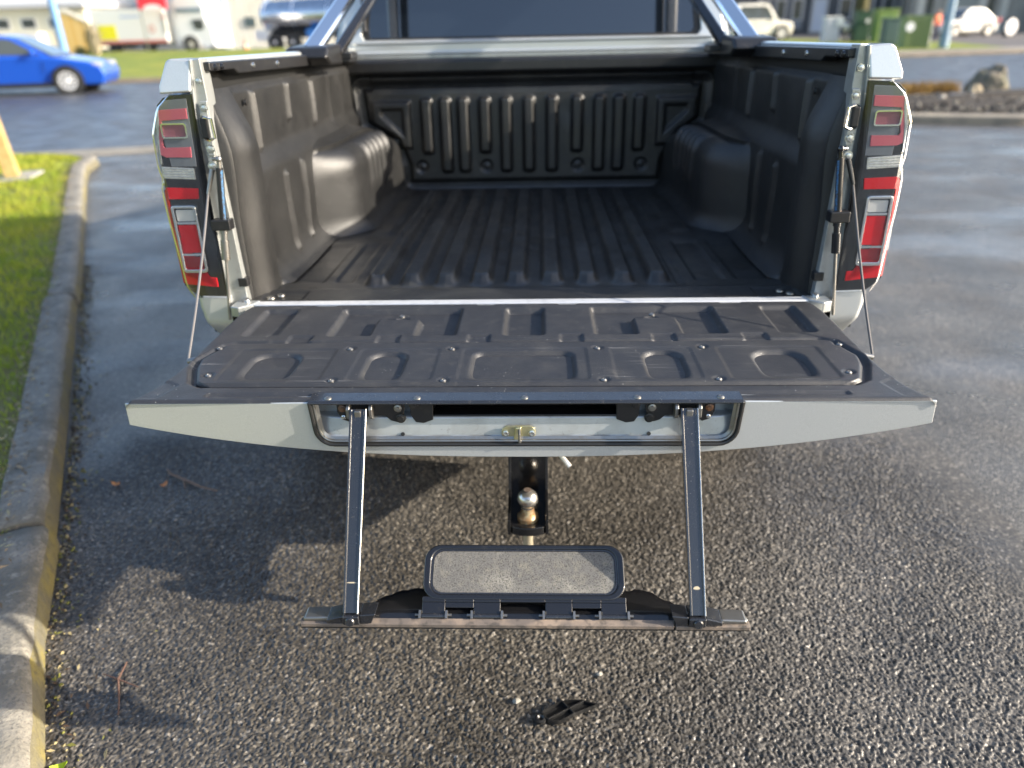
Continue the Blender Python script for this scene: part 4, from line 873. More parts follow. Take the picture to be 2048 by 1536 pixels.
    # front lip running down to the hinge lugs, with slots between them
    for x0, x1, k in ((-.183, -.141, 1), (-.141, -.089, 0), (-.089, -.0405, 1), (-.0405, .0405, 2), (.0405, .089, 1), (.089, .141, 0), (.141, .186, 1)):
        d0 = {0: .0165, 1: .002, 2: .026}[k]
        mb = MB(); mb.box(x0, x1, d0, .034, -.010, -.0045); mb.box(x0, x1, .026, .036, -.012, -.0015)
        tmap(mb).build('hinge_lip', M['blk_gloss'], tr, bev=.0015)
        if k == 1:
            mb = MB(); mb.cyl((x0, .002, -.0075), (x1, .002, -.0075), .0050, seg=14); tmap(mb).build('hinge_barrel', M['arm'], tr)
            for xe, dx in ((x0, -1), (x1, 1)):
                mb = MB(); mb.cyl((xe, .004, -.0075), (xe + dx * .012, .004, -.0075), .0026, seg=10); mb.box(*sorted((xe + dx * .001, xe + dx * .005)), -.003, .011, -.013, -.001); tmap(mb).build('hinge_pin', M['steel'], tr)
    mb = MB(); mb.box(-.19, .19, -.797, -.770, -.3475, -.342); mb.build('hinge_base', M['rubber'], st)
step()

# ---- tow bar
def towbar():
    mb = MB(); mb.box(-.030, .036, -.20, .35, -.345, -.290); mb.box(-.047, .051, -.215, -.190, -.490, -.300); mb.box(-.030, .034, -.192, -.03, -.488, -.344)
    pts = [(-.047, -.19), (-.047, -.312), (-.035, -.325), (-.012, -.332), (.016, -.332), (.039, -.325), (.051, -.312), (.051, -.19)]
    mb.prism(pts, -.494, -.470, 'z'); tb = mb.build('tow_bar', M['blk_gloss'], T, bev=.003)
    for x in (-.0475, .0445):
        mb = MB(); mb.prism([(-.19, -.30), (-.215, -.30), (-.235, -.42), (-.325, -.452), (-.325, -.494), (-.19, -.494)], x, x + .007, 'x'); mb.build('side_plate', M['blk_gloss'], tb, bev=.001)
    mb = MB(); mb.lathe([(.026, -.030), (.0262, -.027), (.0262, -.020), (.0245, -.018), (.017, -.012), (.0155, -.004), (.0160, .004)] , (0.001, -.290, -.440), seg=24); mb.build('ball_neck', mat('rusty_neck', (.36, .22, .11), .42, .6, var=[(60, (.50, .42, .27), .48, .62), (40, (.25, .11, .05), .58, .7)]), tb)
    prof = [(.016, .004)] + [(.0252 * math.sin(t), .0285 - .0252 * math.cos(t) - .0) for t in [R(a) for a in range(42, 162, 6)]] + [(.0072, .0532), (0, .0528)]
    mb = MB(); mb.lathe(prof, (0.001, -.290, -.440), seg=32); mb.build('tow_ball', M['ball'], tb)
    mb = MB(); mb.lathe([(.0095, 0), (.0095, .0012), (0, .0014)], (0.001, -.290, -.3868), seg=16); mb.build('ball_cap', mat('ball_top', (.10, .075, .06), .7, bump=[('n', 400, .6, .001)]), tb)
    mb = MB(); mb.lathe([(.020, 0), (.020, -.004), (.016, -.004), (.016, -.012), (.0105, -.012), (.0125, -.014), (.0125, -.062), (0, -.062)], (0.001, -.290, -.494), seg=14); mb.build('ball_nut', mat('zinc_nut', (.55, .49, .36), .35, .7), tb)
    mb = MB(); mb.tube([(-.050, -.18, -.305), (-.068, -.18, -.305)], .0055, 10); mb.build('hitch_pin', M['yellow_pin'], tb)
    mb = MB(); mb.lathe([(.0045, -.003), (.009, -.002), (.009, .003), (.004, .004)], (.074, -.19, -.300), (0, 1, .3), 14); mb.build('hitch_pin', M['yellow_pin'], tb)
    mb = MB(); mb.tube([(.050, -.195, -.305), (.066, -.215, -.307), (.080, -.235, -.318), (.104, -.25, -.345)], [.0055, .006, .0058, .0065], 10); mb.build('pin_handle', M['white_handle'], tb)
    mb = MB(); mb.box(-.185, -.125, -.20, -.14, -.315, -.24); mb.prism([(-.19, -.25), (-.12, -.25), (-.12, -.26), (-.19, -.26)], -.21, -.13); mb.build('plug_socket', M['blk'], tb, bev=.004)
towbar()

# ---- sport bar, cab, body, wheels
def sport_bar():
    for s in (-1, 1):
        a, b, c = Vector((s * .735, .90, .575)), Vector((s * .655, 1.20, .755)), Vector((s * .615, 1.54, 1.03))
        def sweep(p, wx, wn, sh=(0, 0, 0)):
            vs = []; n = len(p)
            for i in range(n):
                d = (p[min(i + 1, n - 1)] - p[max(i - 1, 0)]).normalized(); n_ = Vector((0, -1, 0)); n_ = (n_ - d * n_.dot(d)).normalized(); w = d.cross(n_)
                for (u_, v_) in ((-1, -.6), (-1, .6), (-.7, 1), (.7, 1), (1, .6), (1, -.6), (.7, -1), (-.7, -1)): vs.append(p[i] + w * u_ * wx + n_ * v_ * wn + Vector(sh))
            q = MB(); q.add(vs, [(i * 8 + k, i * 8 + (k + 1) % 8, (i + 1) * 8 + (k + 1) % 8, (i + 1) * 8 + k) for i in range(n - 1) for k in range(8)] + [tuple(range(8)), tuple(range(n * 8 - 8, n * 8))]); return q
        pts = [a, a.lerp(b, .5), b, b.lerp(c, .5), c]
        sb = sweep(pts, .026, .020).build('sport_bar', mat('polished_tube', (.85, .86, .88), .08, 1.), T, ang=25)
        sweep([p + Vector((-s * .065, .10, -.005)) for p in pts], .018, .015).build('inner_tube', M['blk_gloss'], sb, ang=25)
        mb = MB(); mb.prism([(.80, .560), (.84, .592), (.98, .600), (1.12, .592), (1.14, .530), (.86, .535)], s * .655, s * .80, 'x'); mb.build('foot', M['blk'], sb, bev=.012, seg=3)
        mb = MB(); mb.box(*sorted((s * .62, s * .70)), 1.0, 1.10, .548, .570); mb.build('foot_bracket', M['blk'], sb, bev=.004)
    q = MB(); q.tube([(-.615, 1.54, 1.03), (-.54, 1.55, 1.075), (.54, 1.55, 1.075), (.615, 1.54, 1.03)], .032, 10); q.build('sport_bar_hoop', M['blk_gloss'], T)
sport_bar()
def cab():
    # rear wall with window opening (y = rearwards face), outline in x,z
    out = [(-.80, .541), (.80, .541), (.80, .62), (.765, .80), (.68, 1.02), (.60, 1.06), (-.60, 1.06), (-.68, 1.02), (-.765, .80), (-.80, .62)]
    inn = [(-.700, .606), (.690, .603), (.704, .622), (.685, .80), (.62, .975), (.57, .995), (-.57, .995), (-.62, .975), (-.687, .80), (-.712, .628)]
    lean = lambda d: (lambda x, z_: 1.605 + d + max(0, z_ - .60) * .27)
    mb = MB(); mb.ring(out, inn, lean(0), lean(.05)); cb = mb.build('cab', M['silver'], T, bev=.006)
    mb = MB(); mb.prism([(1.606, .546), (1.592, .550), (1.590, .556), (1.596, .562), (1.596, .588), (1.590, .594), (1.593, .600), (1.606, .603)], -.772, .758, 'x'); mb.build('window_ledge', M['silver'], cb, bev=.003)
    mb = MB(); mb.prism([(1.602, .5325), (1.582, .5335), (1.582, .5460), (1.602, .5480)], -.772, .768, 'x'); mb.build('ledge_flange', M['jamb'], cb, bev=.002)
    mb = MB(); mb.prism([(x * 1.0, z_) for x, z_ in inn], lean(.022), lean(.026)); mb.build('rear_window', M['glass_dark'], cb)
    mb = MB(); mb.ring(inn, [(x * .965, .80 + (z_ - .80) * (.90 if z_ > .8 else .955)) for x, z_ in inn], lean(.016), lean(.021)); mb.build('window_border', M['rubber'], cb)
    mb = MB(); mb.tube([(-.695, 1.615, .64), (-.70, 1.625, .72), (-.69, 1.64, .80)], .010, 8); mb.build('window_seal', M['blk'], cb)
    # cab body: sides, roof, nose
    sec = lambda y, w, h, b: [(-w, y, b), (-w, y, .33), (-w * .97, y, .42), (-w * .80, y, h - .05), (-w * .72, y, h), (w * .72, y, h), (w * .80, y, h - .05), (w * .97, y, .42), (w, y, .33), (w, y, b)]
    st = [(1.66, .93, 1.03, -.30), (2.1, .935, 1.07, -.30), (3.05, .935, 1.06, -.30), (3.42, .935, .93, -.30)]
    vs = [v for q in st for v in sec(*q)]; n = 10; vs = [(x, y + (max(0, z_ - .50) * .27 + .03 if i < n else 0), z_) for i, (x, y, z_) in enumerate(vs)]
    mb = MB(); mb.add(vs, [(i * n + j, (i + 1) * n + j, (i + 1) * n + (j + 1) % n, i * n + (j + 1) % n) for i in range(3) for j in range(n)] + [tuple(range(n)), tuple(range(3 * n, 4 * n))]); mb.build('cab_shell', M['silver'], cb, bev=.02)
    for s in (-1, 1):
        mb = MB(); mb.prism([(1.80, .44), (3.30, .44), (3.12, .80), (2.85, .96), (1.86, .96)], lambda y, z_: s * (.925 - (z_ - .42) * .26) , lambda y, z_: s * (.90 - (z_ - .42) * .26), 'x'); mb.build('side_window', M['glass_dark'], cb)
    mb = MB(); mb.prism([(-.80, .42), (.80, .42), (.66, .92), (-.66, .92)], lambda x, z_: 3.92 - (z_ - .42) * .98, lambda x, z_: 3.90 - (z_ - .42) * .98); mb.build('windscreen', M['glass_dark'], cb)
    mb = MB(); mb.prism([(3.41, .93), (3.91, .41), (3.41, .41)], -.74, .74, 'x'); mb.build('scuttle', M['silver'], cb)
    out = [(3.43, .42), (3.85, .40), (4.80, .27), (5.03, .18), (5.07, -.05), (5.0, -.30), (4.90, -.33)] + [(4.28 + .44 * math.cos(R(a)), -.42 + .46 * math.sin(R(a))) for a in range(15, 166, 10)] + [(3.7, -.33), (3.43, -.33)]
    mb = MB(); mb.prism(out, -.93, .93, 'x'); mb.build('bonnet', M['silver'], T, bev=.03)
    mb = MB(); mb.box(-.90, .90, 1.55, 3.75, -.36, -.28); mb.box(-.45, .45, .10, 4.3, -.34, -.20); mb.box(-.85, .85, .05, 1.6, -.10, -.02); mb.build('chassis', M['rubber'], T)
    mb = MB(); mb.add([(-.78, -.15, -.17), (.78, -.15, -.17), (.86, .36, -.12), (-.86, .36, -.12), (-.74, -.145, -.285), (.74, -.145, -.285), (.87, .36, -.375), (-.87, .36, -.375)], [(0, 1, 2, 3), (4, 7, 6, 5), (0, 4, 5, 1), (1, 5, 6, 2), (2, 6, 7, 3), (3, 7, 4, 0)]); mb.build('rear_bumper', M['blk'], T, bev=.01)
    for (x, y) in ((-.80, 1.05), (.80, 1.05), (-.80, 4.28), (.80, 4.28)):
        zc = -.82 + y * math.sin(R(1)) + .385
        mb = MB(); sx = 1 if x > 0 else -1; mb.lathe([(.24, -.12), (.36, -.125), (.383, -.09), (.385, .09), (.36, .125), (.24, .12)], (x, y, zc), (sx, 0, 0), 36); wh = mb.build('wheel', M['tyre'], T, ang=40)
        mb = MB(); mb.lathe([(.0, .03), (.06, .06), (.08, .05), (.20, .085), (.245, .118), (.245, -.1), (0, -.1)], (x, y, zc), (sx, 0, 0), 24); mb.build('rim', M['zinc'], wh)
cab()

# ================================================================== STREET BEYOND
def paint(name, c, rough=.3, metal=.0): return mat(name, c, rough, metal, coat=.6)
DARKGLASS = mat('car_glass', (.055, .065, .065), .06, coat=.5)
def make_car(name, label, loc, rz, L_, Wd, H_, body, kind='sedan', group=None, cat='car', red_rear=False):
    """x forward along the length, z up"""
    t = tag(empty(name, loc, rz), label, cat, group or 'cars parked beyond the truck'); h = L_ / 2; hw = Wd / 2
    if kind == 'sedan':
        low = [(-h + .05, .28), (-h, .55), (-h + .06, .88), (-h + .5, .95), (-.2 * L_, .93), (.18 * L_, .90), (.27 * L_, .86), (h - .35, .74), (h - .06, .60), (h, .42), (h - .1, .20), (-h + .2, .20)]
        cabp = [(-h + .40, .93), (-h + 1.05, H_ - .06), (-h + 1.6, H_), (-.02 * L_, H_), (.06 * L_, H_ - .05), (.235 * L_, .87)]
        win = [(-h + .80, .95), (-h + 1.18, H_ - .10), (-h + 1.65, H_ - .06), (-.03 * L_, H_ - .06), (.045 * L_, H_ - .10), (.19 * L_, .92)]
    else:
        low = [(-h, .35), (-h, .95), (-h + .05, 1.05), (.16 * L_, 1.03), (.20 * L_, 1.0), (h - .25, .92), (h - .04, .80), (h, .50), (h - .08, .28), (-h + .1, .28)]
        cabp = [(-h + .02, 1.03), (-h + .14, H_ - .08), (-h + .3, H_), (-.0 * L_, H_), (.07 * L_, H_ - .06), (.22 * L_, 1.0)]
        win = [(-h + .22, 1.07), (-h + .30, H_ - .14), (-h + .4, H_ - .11), (-.02 * L_, H_ - .11), (.05 * L_, H_ - .16), (.155 * L_, 1.05)]
    wr = .31 if kind == 'sedan' else .36; wx = (-.31 * L_, .30 * L_)
    mb = MB(); mb.prism(low, -hw, hw, 'y'); mb.v = [(x, y * (1 - .10 * max(0, abs(x) / h - .72) / .28) * (1 if z > .5 else .96), z) for x, y, z in mb.v]; mb.build('body', body, t, bev=.06, seg=3)
    mb = MB(); zt0 = .9; mb.prism(cabp, -hw, hw, 'y'); mb.v = [(x, y * (.96 - .22 * max(0, (z - zt0) / (H_ - zt0))), z) for x, y, z in mb.v]; mb.build('cabin', body, t, bev=.05, seg=3)
    for s in (-1, 1):
        mb = MB(); f = lambda x, z: s * hw * (.96 - .22 * max(0, (z - zt0) / (H_ - zt0)))
        mb.prism(win, lambda x, z: f(x, z) + s * .006, lambda x, z: f(x, z) - s * .03, 'y'); mb.build('side_window', DARKGLASS, t)
        mb = MB(); px = -.045 * L_; mb.prism([(px - .04, win[0][1]), (px + .04, win[0][1]), (px + .03, H_ - .08), (px - .03, H_ - .08)], lambda x, z: f(x, z) + s * .012, lambda x, z: f(x, z) - s * .01, 'y'); mb.build('door_pillar', M['rubber'], t)
        mb = MB(); mb.sphere((.16 * L_, s * (hw + .07), .98 if kind == 'sedan' else 1.12), .09, 10, (.8, 1, .7)); mb.build('mirror', body, t)
        for q in wx:
            mb = MB(); mb.cyl((q, s * (hw - .16), wr), (q, s * (hw + .004), wr), wr + .055, seg=28); mb.build('wheel_arch', M['rubber'], t)
            mb = MB(); mb.lathe([(wr * .68, -.09), (wr * .95, -.10), (wr, -.07), (wr, .07), (wr * .95, .10), (wr * .68, .09)], (q, s * (hw - .08), wr), (0, s, 0), 28); wh = mb.build('wheel', M['tyre'], t, ang=40)
            mb = MB(); mb.lathe([(0, .105), (.05, .11), (.06, .10), (wr * .6, .095), (wr * .70, .100), (wr * .72, .06), (0, .02)], (q, s * (hw - .08), wr), (0, s, 0), 24)
            rim = mb.build('rim', mat('alloy', (.62, .62, .62), .35, .35), wh)
            mb = MB()
            for k in range(10):
                a = 2 * math.pi * k / 10 + .3; c, sn = math.cos(a), math.sin(a); r0, r1 = wr * .30, wr * .58
                mb.add([(q + c * r0 - sn * .012, s * (hw + .024), wr + sn * r0 + c * .012), (q + c * r0 + sn * .012, s * (hw + .024), wr + sn * r0 - c * .012), (q + c * r1 + sn * .03, s * (hw + .021), wr + sn * r1 - c * .03), (q + c * r1 - sn * .03, s * (hw + .021), wr + sn * r1 + c * .03)], [(0, 1, 2, 3)])
            mb.build('rim_opening', M['rubber'], wh)
        for sx in (-.30 * L_ + wr + .06, -.045 * L_, .19 * L_):
            mb = MB(); mb.box(sx - .006, sx + .006, *sorted((s * (hw * .96 - .004), s * (hw * .96 + .003))), .50, .92 if kind == 'sedan' else 1.02); mb.build('door_seam', M['rubber'], t)
        for sx in (-.10 * L_, .12 * L_):
            mb = MB(); mb.box(sx - .10, sx + .10, *sorted((s * hw * .96, s * (hw * .96 + .03))), .80 if kind == 'sedan' else .92, .835 if kind == 'sedan' else .955); mb.build('door_handle', body, t, bev=.012)
        mb = MB(); mb.box(-.24 * L_, .22 * L_, *sorted((s * (hw - .12), s * (hw * .97))), .17, .28); mb.build('side_sill', M['rubber'], t, bev=.02)
        zl = .66 if kind == 'sedan' else .82
        mb = MB(); mb.sphere((h - .22, s * (hw - .20), zl), .17, 12, (1.15, .75, .50)); mb.build('headlight', M['lens_clear'], t)
        mb = MB(); mb.sphere((h - .13, s * (hw - .22), .36), .07, 10); mb.build('fog_light', M['lens_clear'], t)
        mb = MB(); zr = .80 if kind == 'sedan' else 1.05; mb.box(-h - .02, -h + .16, *sorted((s * (hw - .20), s * (hw + .012))), zr - .10, zr + (.10 if kind == 'sedan' else .42)); mb.build('tail_light', M['lens_red'], t, bev=.02)
    ft = [(.245 * L_, .90 if kind == 'sedan' else 1.02), (.068 * L_, H_ - .07)]; rt = [(-h + .45, .96), (-h + 1.0, H_ - .10)] if kind == 'sedan' else [(-h + .025, 1.08), (-h + .13, H_ - .14)]
    for nm, ((xa, za), (xb, zb)), dx in (('windscreen', ft, .02), ('rear_window', rt, -.02)):
        mb = MB(); wa, wb = hw * .86, hw * .68; mb.add([(xa + dx, -wa, za + .012), (xa + dx, wa, za + .012), (xb + dx, wb, zb + .012), (xb + dx, -wb, zb + .012), (xa, -wa, za - .03), (xa, wa, za - .03), (xb, wb, zb - .03), (xb, -wb, zb - .03)], [(0, 1, 2, 3), (4, 7, 6, 5), (0, 4, 5, 1), (1, 5, 6, 2), (2, 6, 7, 3), (3, 7, 4, 0)]); mb.build(nm, DARKGLASS, t)
    return t
RD = math.atan2(.30, 1)
car = make_car('parked_car', 'bright blue sedan with silver alloy wheels on the road, nose towards the grass verge', (-13.30, 18.42, .008), math.atan2(.26, 1), 4.45, 1.74, 1.38, paint('blue_paint', (.012, .085, .50), .25, .25))
# far verge: gently rising lawn beyond the road on the left
gx = np.linspace(-60, -7, 60); gv = np.linspace(0, 1, 16); GX, GV = np.meshgrid(gx, gv, indexing='ij')
fy = np.interp(GX, [-60, -13.0, 13.1], [13.5, 21.6, 26.9]); GY = fy + .3 + GV * (41 - fy); GZ = .10 + .26 * sst(0, .8, GV)
tag(grid('far_verge', GX, GY, GZ, M['grass_far'], flip=True), kind='structure')
strip('far_kerb', [(-60, 13.5), (-13.0, 21.6), (13.1, 26.9), (60, 37)], 0, .28, -.05, .12, mat('far_kerb_concrete', (.20, .165, .125), .9, var=(2, (.14, .12, .09), .4, .65)))
# yard in the far left, paved
tag(poly_sheet('yard', [(-60, 40.8), (8, 36.5), (12, 75), (-60, 75)], .05, mat('yard_asphalt', (.11, .115, .125), .7, var=(.5, (.15, .15, .15), .4, .6))), kind='structure')
# right: far verge, drive
tag(poly_sheet('far_pavement', [(8, 26.1), (60, 37.4), (60, 39.5), (8, 28.2)], .10, mat('pavement_concrete', (.24, .215, .175), .9, var=(1, (.18, .16, .13), .4, .6))), kind='structure')
tag(poly_sheet('far_lawn', [(8, 28.2), (18.2, 30.4), (19.0, 36.2), (15.0, 47), (8, 46)], .11, M['grass_far']), kind='structure')
tag(poly_sheet('driveway', [(18.2, 30.4), (60, 39.5), (60, 80), (8, 80), (8, 46), (15, 47), (19.0, 36.2)], .06, mat('drive_asphalt', (.075, .07, .072), .8, var=(.4, (.11, .10, .095), .4, .6))), kind='structure')

def pole(label, x, y, z, h, r, col):
    t = tag(empty('lamp_post', (x, y, z)), label, 'lamp post', 'blue lamp posts along the far side of the road'); mb = MB(); mb.cyl((0, 0, 0), (0, 0, h), r, r * .8, 16); mb.build('shaft', col, t)
    mb = MB(); mb.cyl((0, 0, 0), (0, 0, .5), r * 1.25, r * 1.2, 16); mb.build('base_sleeve', col, t)
    mb = MB(); mb.tube([(0, 0, h - .02), (0, -.1, h + .4), (0, -1.2, h + .75)], [r * .7, r * .6, r * .45], 10); mb.build('arm', col, t)
    mb = MB(); mb.sphere((0, -1.5, h + .74), .4, 10, (.4, 1, .22)); mb.build('lantern', M['zinc'], t)
bl = mat('pale_blue_pole', (.14, .28, .52), .45, .2)
pole('pale blue lamp post rising behind the blue sedan beside the timber fence', -18.86, 30, .20, 7, .15, bl)
pole('blue grey lamp post at the edge of the grass by the green cabinets', 16.05, 31, .11, 7, .15, mat('grey_blue_pole', (.20, .29, .38), .5, .2))

# timber post by the near lawn
t = tag(empty('timber_post', (-5.43, 5.90, .085)), 'pale yellow square timber post on a concrete pad at the lawn corner', 'post')
t.rotation_euler = (R(1.5), R(-3.5), R(20))
mb = MB(); mb.box(-.062, .062, -.062, .062, .0, 1.45); mb.build('shaft', M['timber'], t, bev=.006)
mb = MB(); mb.prism([(-.062, 1.45), (.062, 1.45), (0, 1.50)], -.062, .062); mb.build('cap', M['timber'], t, bev=.004)
mb = MB(); mb.prism([(-.24, -.20), (.20, -.24), (.26, .15), (-.05, .27), (-.28, .12)], .0, .032, 'z'); mb.build('concrete_pad', mat('pad_concrete', (.30, .29, .27), .9, bump=[('n', 30, .5, .01)]), t, bev=.01)

# delivery truck: white box with yellow panel
def delivery():
    x0, x1, y = -24.1, -20.0, 42.0
    t = tag(empty('box_truck', ((x0 + x1) / 2, y + 1.1, .33), R(-2)), 'white box truck side with yellow panel and faded red stripe', 'truck'); w = (x1 - x0) / 2
    wh = paint('truck_white', (.78, .77, .74), .4)
    mb = MB(); mb.box(-w, w, -1.1, 1.1, .42, 2.08); mb.build('box_body', wh, t, bev=.03)
    mb = MB(); mb.box(-w + .28, -w + 1.28, -1.108, -1.10, .60, 1.32); mb.build('yellow_panel', mat('yellow_vinyl', (.80, .72, .02), .5), t)
    mb = MB(); mb.box(-w + .1, w - .08, -1.106, -1.10, .43, .56); mb.build('red_stripe', mat('red_vinyl', (.62, .20, .16), .5), t)
    mb = MB(); o_ = [(.45 * 0 + 1.25 + .19 * math.cos(2 * math.pi * k / 20), 1.10 + .19 * math.sin(2 * math.pi * k / 20)) for k in range(20)]; i_ = [(1.25 + (x - 1.25) * .62, 1.10 + (z_ - 1.10) * .62) for x, z_ in o_]; mb.ring(o_, i_, -1.106, -1.10); mb.build('ring_emblem', mat('red_ring', (.60, .28, .22), .5), t)
    mb = MB(); mb.box(-.4, .7, -1.106, -1.10, 1.66, 1.76); mb.build('blue_line', mat('blue_vinyl', (.42, .50, .70), .5), t)
    mb = MB(); mb.box(-w, w - .1, -1.0, 1.0, .28, .42); mb.build('chassis', M['rubber'], t)
    for q in (-1.05, .9):
        mb = MB(); mb.lathe([(.2, -.1), (.36, -.1), (.38, .1), (.2, .1)], (q, -.95, .28), (0, -1, 0), 24); k = mb.build('wheel', M['tyre'], t); mb = MB(); mb.lathe([(0, .08), (.2, .1), (.2, 0), (0, 0)], (q, -.95, .28), (0, -1, 0), 20); mb.build('rim', mat('white_rim', (.6, .6, .6), .5), k)
    mb = MB(); mb.box(w - .08, w + .02, -1.12, -1.06, .9, 1.9); mb.build('corner_post', M['zinc'], t)
    mb = MB(); mb.box(w - .06, w + .03, -1.13, -1.12, 1.55, 1.75); mb.build('marker_light', M['lens_red'], t)
delivery()
t = tag(empty('shop_sign', (-20.1, 41.0, .33)), 'red sign board with a pale curved lower panel above the white box truck', 'sign')
mb = MB(); mb.box(-.75, .75, -.04, .04, 2.0, 3.3); mb.build('board', mat('sign_red', (.72, .035, .055), .5), t, bev=.01)
mb = MB(); mb.prism([(-.45, 2.0), (.45, 2.0), (.50, 2.08), (.36, 2.20), (0, 2.26), (-.36, 2.20), (-.50, 2.08)], -.05, -.04); mb.build('pale_panel', mat('sign_white', (.80, .72, .72), .5), t)
mb = MB(); mb.box(.66, .72, -.03, .03, 0, 2.0); mb.build('leg', M['zinc'], t)
mb = MB(); mb.box(-.72, -.66, -.03, .03, 0, 2.0); mb.build('leg', M['zinc'], t)

def tractor():
    t = tag(empty('cab_truck', (-18.45, 43.1, .2), R(-3)), 'white truck cab with dark side window parked beside the box truck', 'truck'); wh = paint('cab_white', (.80, .80, .80), .35)
    mb = MB(); mb.prism([(-1.0, .55), (-1.0, 2.62), (-.75, 2.72), (.45, 2.66), (.66, 2.3), (.72, 1.55), (.95, 1.25), (1.02, .35), (.60, .25)] , -1.1, 1.1); mb.build('cab_shell', wh, t, bev=.06, seg=3)
    mb = MB(); mb.box(-.92, .60, -1.14, -1.10, 2.00, 2.20); mb.build('roof_visor', mat('visor_grey', (.17, .24, .30), .4), t, bev=.02)
    mb = MB(); mb.prism([(.02, 1.15), (-.12, 1.62), (.52, 1.66), (.56, 1.35), (.46, 1.12)], -1.125, -1.10); mb.build('side_window', DARKGLASS, t, bev=.01)
    mb = MB(); mb.cyl((-.35, -1.12, .38), (-.35, -.6, .38), .52, seg=26); mb.build('wheel_arch', mat('arch_grey', (.55, .54, .50), .6), t)
    mb = MB(); mb.lathe([(.22, -.12), (.42, -.12), (.44, .1), (.22, .12)], (-.35, -1.02, .42), (0, -1, 0), 26); k = mb.build('wheel', M['tyre'], t); mb = MB(); mb.lathe([(0, .12), (.1, .14), (.24, .10), (.24, 0), (0, 0)], (-.35, -1.02, .42), (0, -1, 0), 20); mb.build('rim', mat('cream_rim', (.55, .52, .42), .5), k)
    mb = MB(); mb.box(-1.25, -1.02, -1.0, 1.0, .4, 2.5); mb.build('deflector', wh, t, bev=.03)
    mb = MB(); mb.box(.9, 1.06, -1.0, 1.0, .25, .6); mb.build('bumper', wh, t, bev=.03)
tractor()

# cream corrugated warehouse
def warehouse():
    t = tag(empty('warehouse', (-19.0, 55.0, .05)), 'cream corrugated warehouse wall with a grey doorway behind the tanker', 'building')
    cream = mat('cream_cladding', (.74, .70, .58), .6, var=(.8, (.66, .62, .50), .4, .65)); n = 150; vs = []
    for i in range(n + 1):
        x = -2.9 + 14.0 * i / n; yy = -.03 if i % 4 in (0, 1) else .02; vs += [(x, yy, .0), (x, yy, 7.0)]
    mb = MB(); mb.add(vs, [(2 * i, 2 * i + 2, 2 * i + 3, 2 * i + 1) for i in range(n)]); mb.box(-2.9, 11.1, .05, .2, 0, 7); mb.build('cladding', cream, t, ang=20)
    mb = MB(); mb.box(-4.4, -2.9, .4, .6, 0, 7); mb.build('doorway', mat('door_blue_grey', (.20, .25, .31), .6), t)
    mb = MB(); mb.box(-4.6, -4.4, -.1, .5, 0, 7); mb.build('door_post', mat('post_grey', (.45, .48, .52), .6), t)
    mb = MB(); mb.box(-3.0, -2.5, -.12, -.03, 0, 7); mb.build('door_post', mat('post_pale', (.60, .64, .68), .6), t)
    mb = MB(); mb.box(-1.35, -.6, -.09, -.035, 1.35, 1.95); mb.build('window', mat('window_dark', (.08, .11, .11), .3), t)
    mb = MB(); mb.box(-4.7, 11.2, -.2, 3.0, 7.0, 7.3); mb.build('roof_edge', mat('roof_grey', (.4, .4, .4), .6), t)
    mb = MB(); mb.box(-4.6, 11.1, .6, 12, 0, 7); mb.build('hall', cream, t)
warehouse()
def tanker():
    t = tag(empty('tanker_truck', (-12.9, 46.6, .05), R(-14)), 'polished stainless tanker truck with blue frame parked by the cream warehouse', 'tanker')
    steel = mat('polished_tank', (.62, .63, .66), .16, 1., var=(3, (.5, .52, .55), .4, .6))
    mb = MB(); mb.lathe([(0, -3.6), (.62, -3.55), (.86, -3.4), (.90, -3.2), (.90, 3.3), (.84, 3.5), (.6, 3.62), (0, 3.66)], (0, 0, 1.92), (1, 0, .02), 32); mb.build('tank', steel, t, ang=40)
    for q in (-3.2, -1.3, 1.0, 3.2): mb = MB(); mb.lathe([(.915, -.03), (.925, 0), (.915, .03)], (q, 0, 1.92), (1, 0, .02), 32); mb.build('band', mat('tank_band', (.42, .50, .62), .3, .8), t)
    mb = MB(); mb.box(-3.4, 3.4, -.5, .5, .72, 1.05); mb.build('frame', M['rubber'], t, bev=.03)
    mb = MB(); mb.box(-.35, 1.0, -1.1, -.5, .75, 1.18); mb.build('locker', mat('locker_blue', (.01, .16, .50), .35), t, bev=.03)
    mb = MB(); mb.box(-3.8, -3.0, -1.05, 1.05, .6, 1.15); mb.build('rear_panel', mat('panel_white', (.66, .68, .70), .5), t, bev=.04)
    for q in (-2.5, -1.3, .2, 1.9):
        mb = MB(); mb.lathe([(.24, -.14), (.46, -.14), (.49, .1), (.46, .14), (.24, .14)], (q, -.95, .50), (0, -1, 0), 26); k = mb.build('wheel', M['tyre'], t); mb = MB(); mb.lathe([(0, .14), (.1, .15), (.25, .08), (.25, 0), (0, 0)], (q, -.95, .50), (0, -1, 0), 20); mb.build('rim', mat('wheel_grey', (.5, .5, .52), .4, .5), k)
tanker()
t = tag(empty('traffic_cone', (-17.4, 46.2, .05)), 'orange traffic cone standing in the yard beside the tanker', 'cone')
cm = mat('cone_orange', (.75, .16, .06), .6)
mb = MB(); mb.box(-.19, .19, -.19, .19, 0, .05); mb.build('base', cm, t, bev=.01)
mb = MB(); mb.lathe([(.15, .05), (.025, .72), (0, .72)], seg=16); mb.build('body', cm, t)
mb = MB(); mb.lathe([(.109, .30), (.083, .44), (.085, .44), (.111, .30)], seg=16); mb.build('band', mat('cone_band', (.8, .75, .6), .5), t)

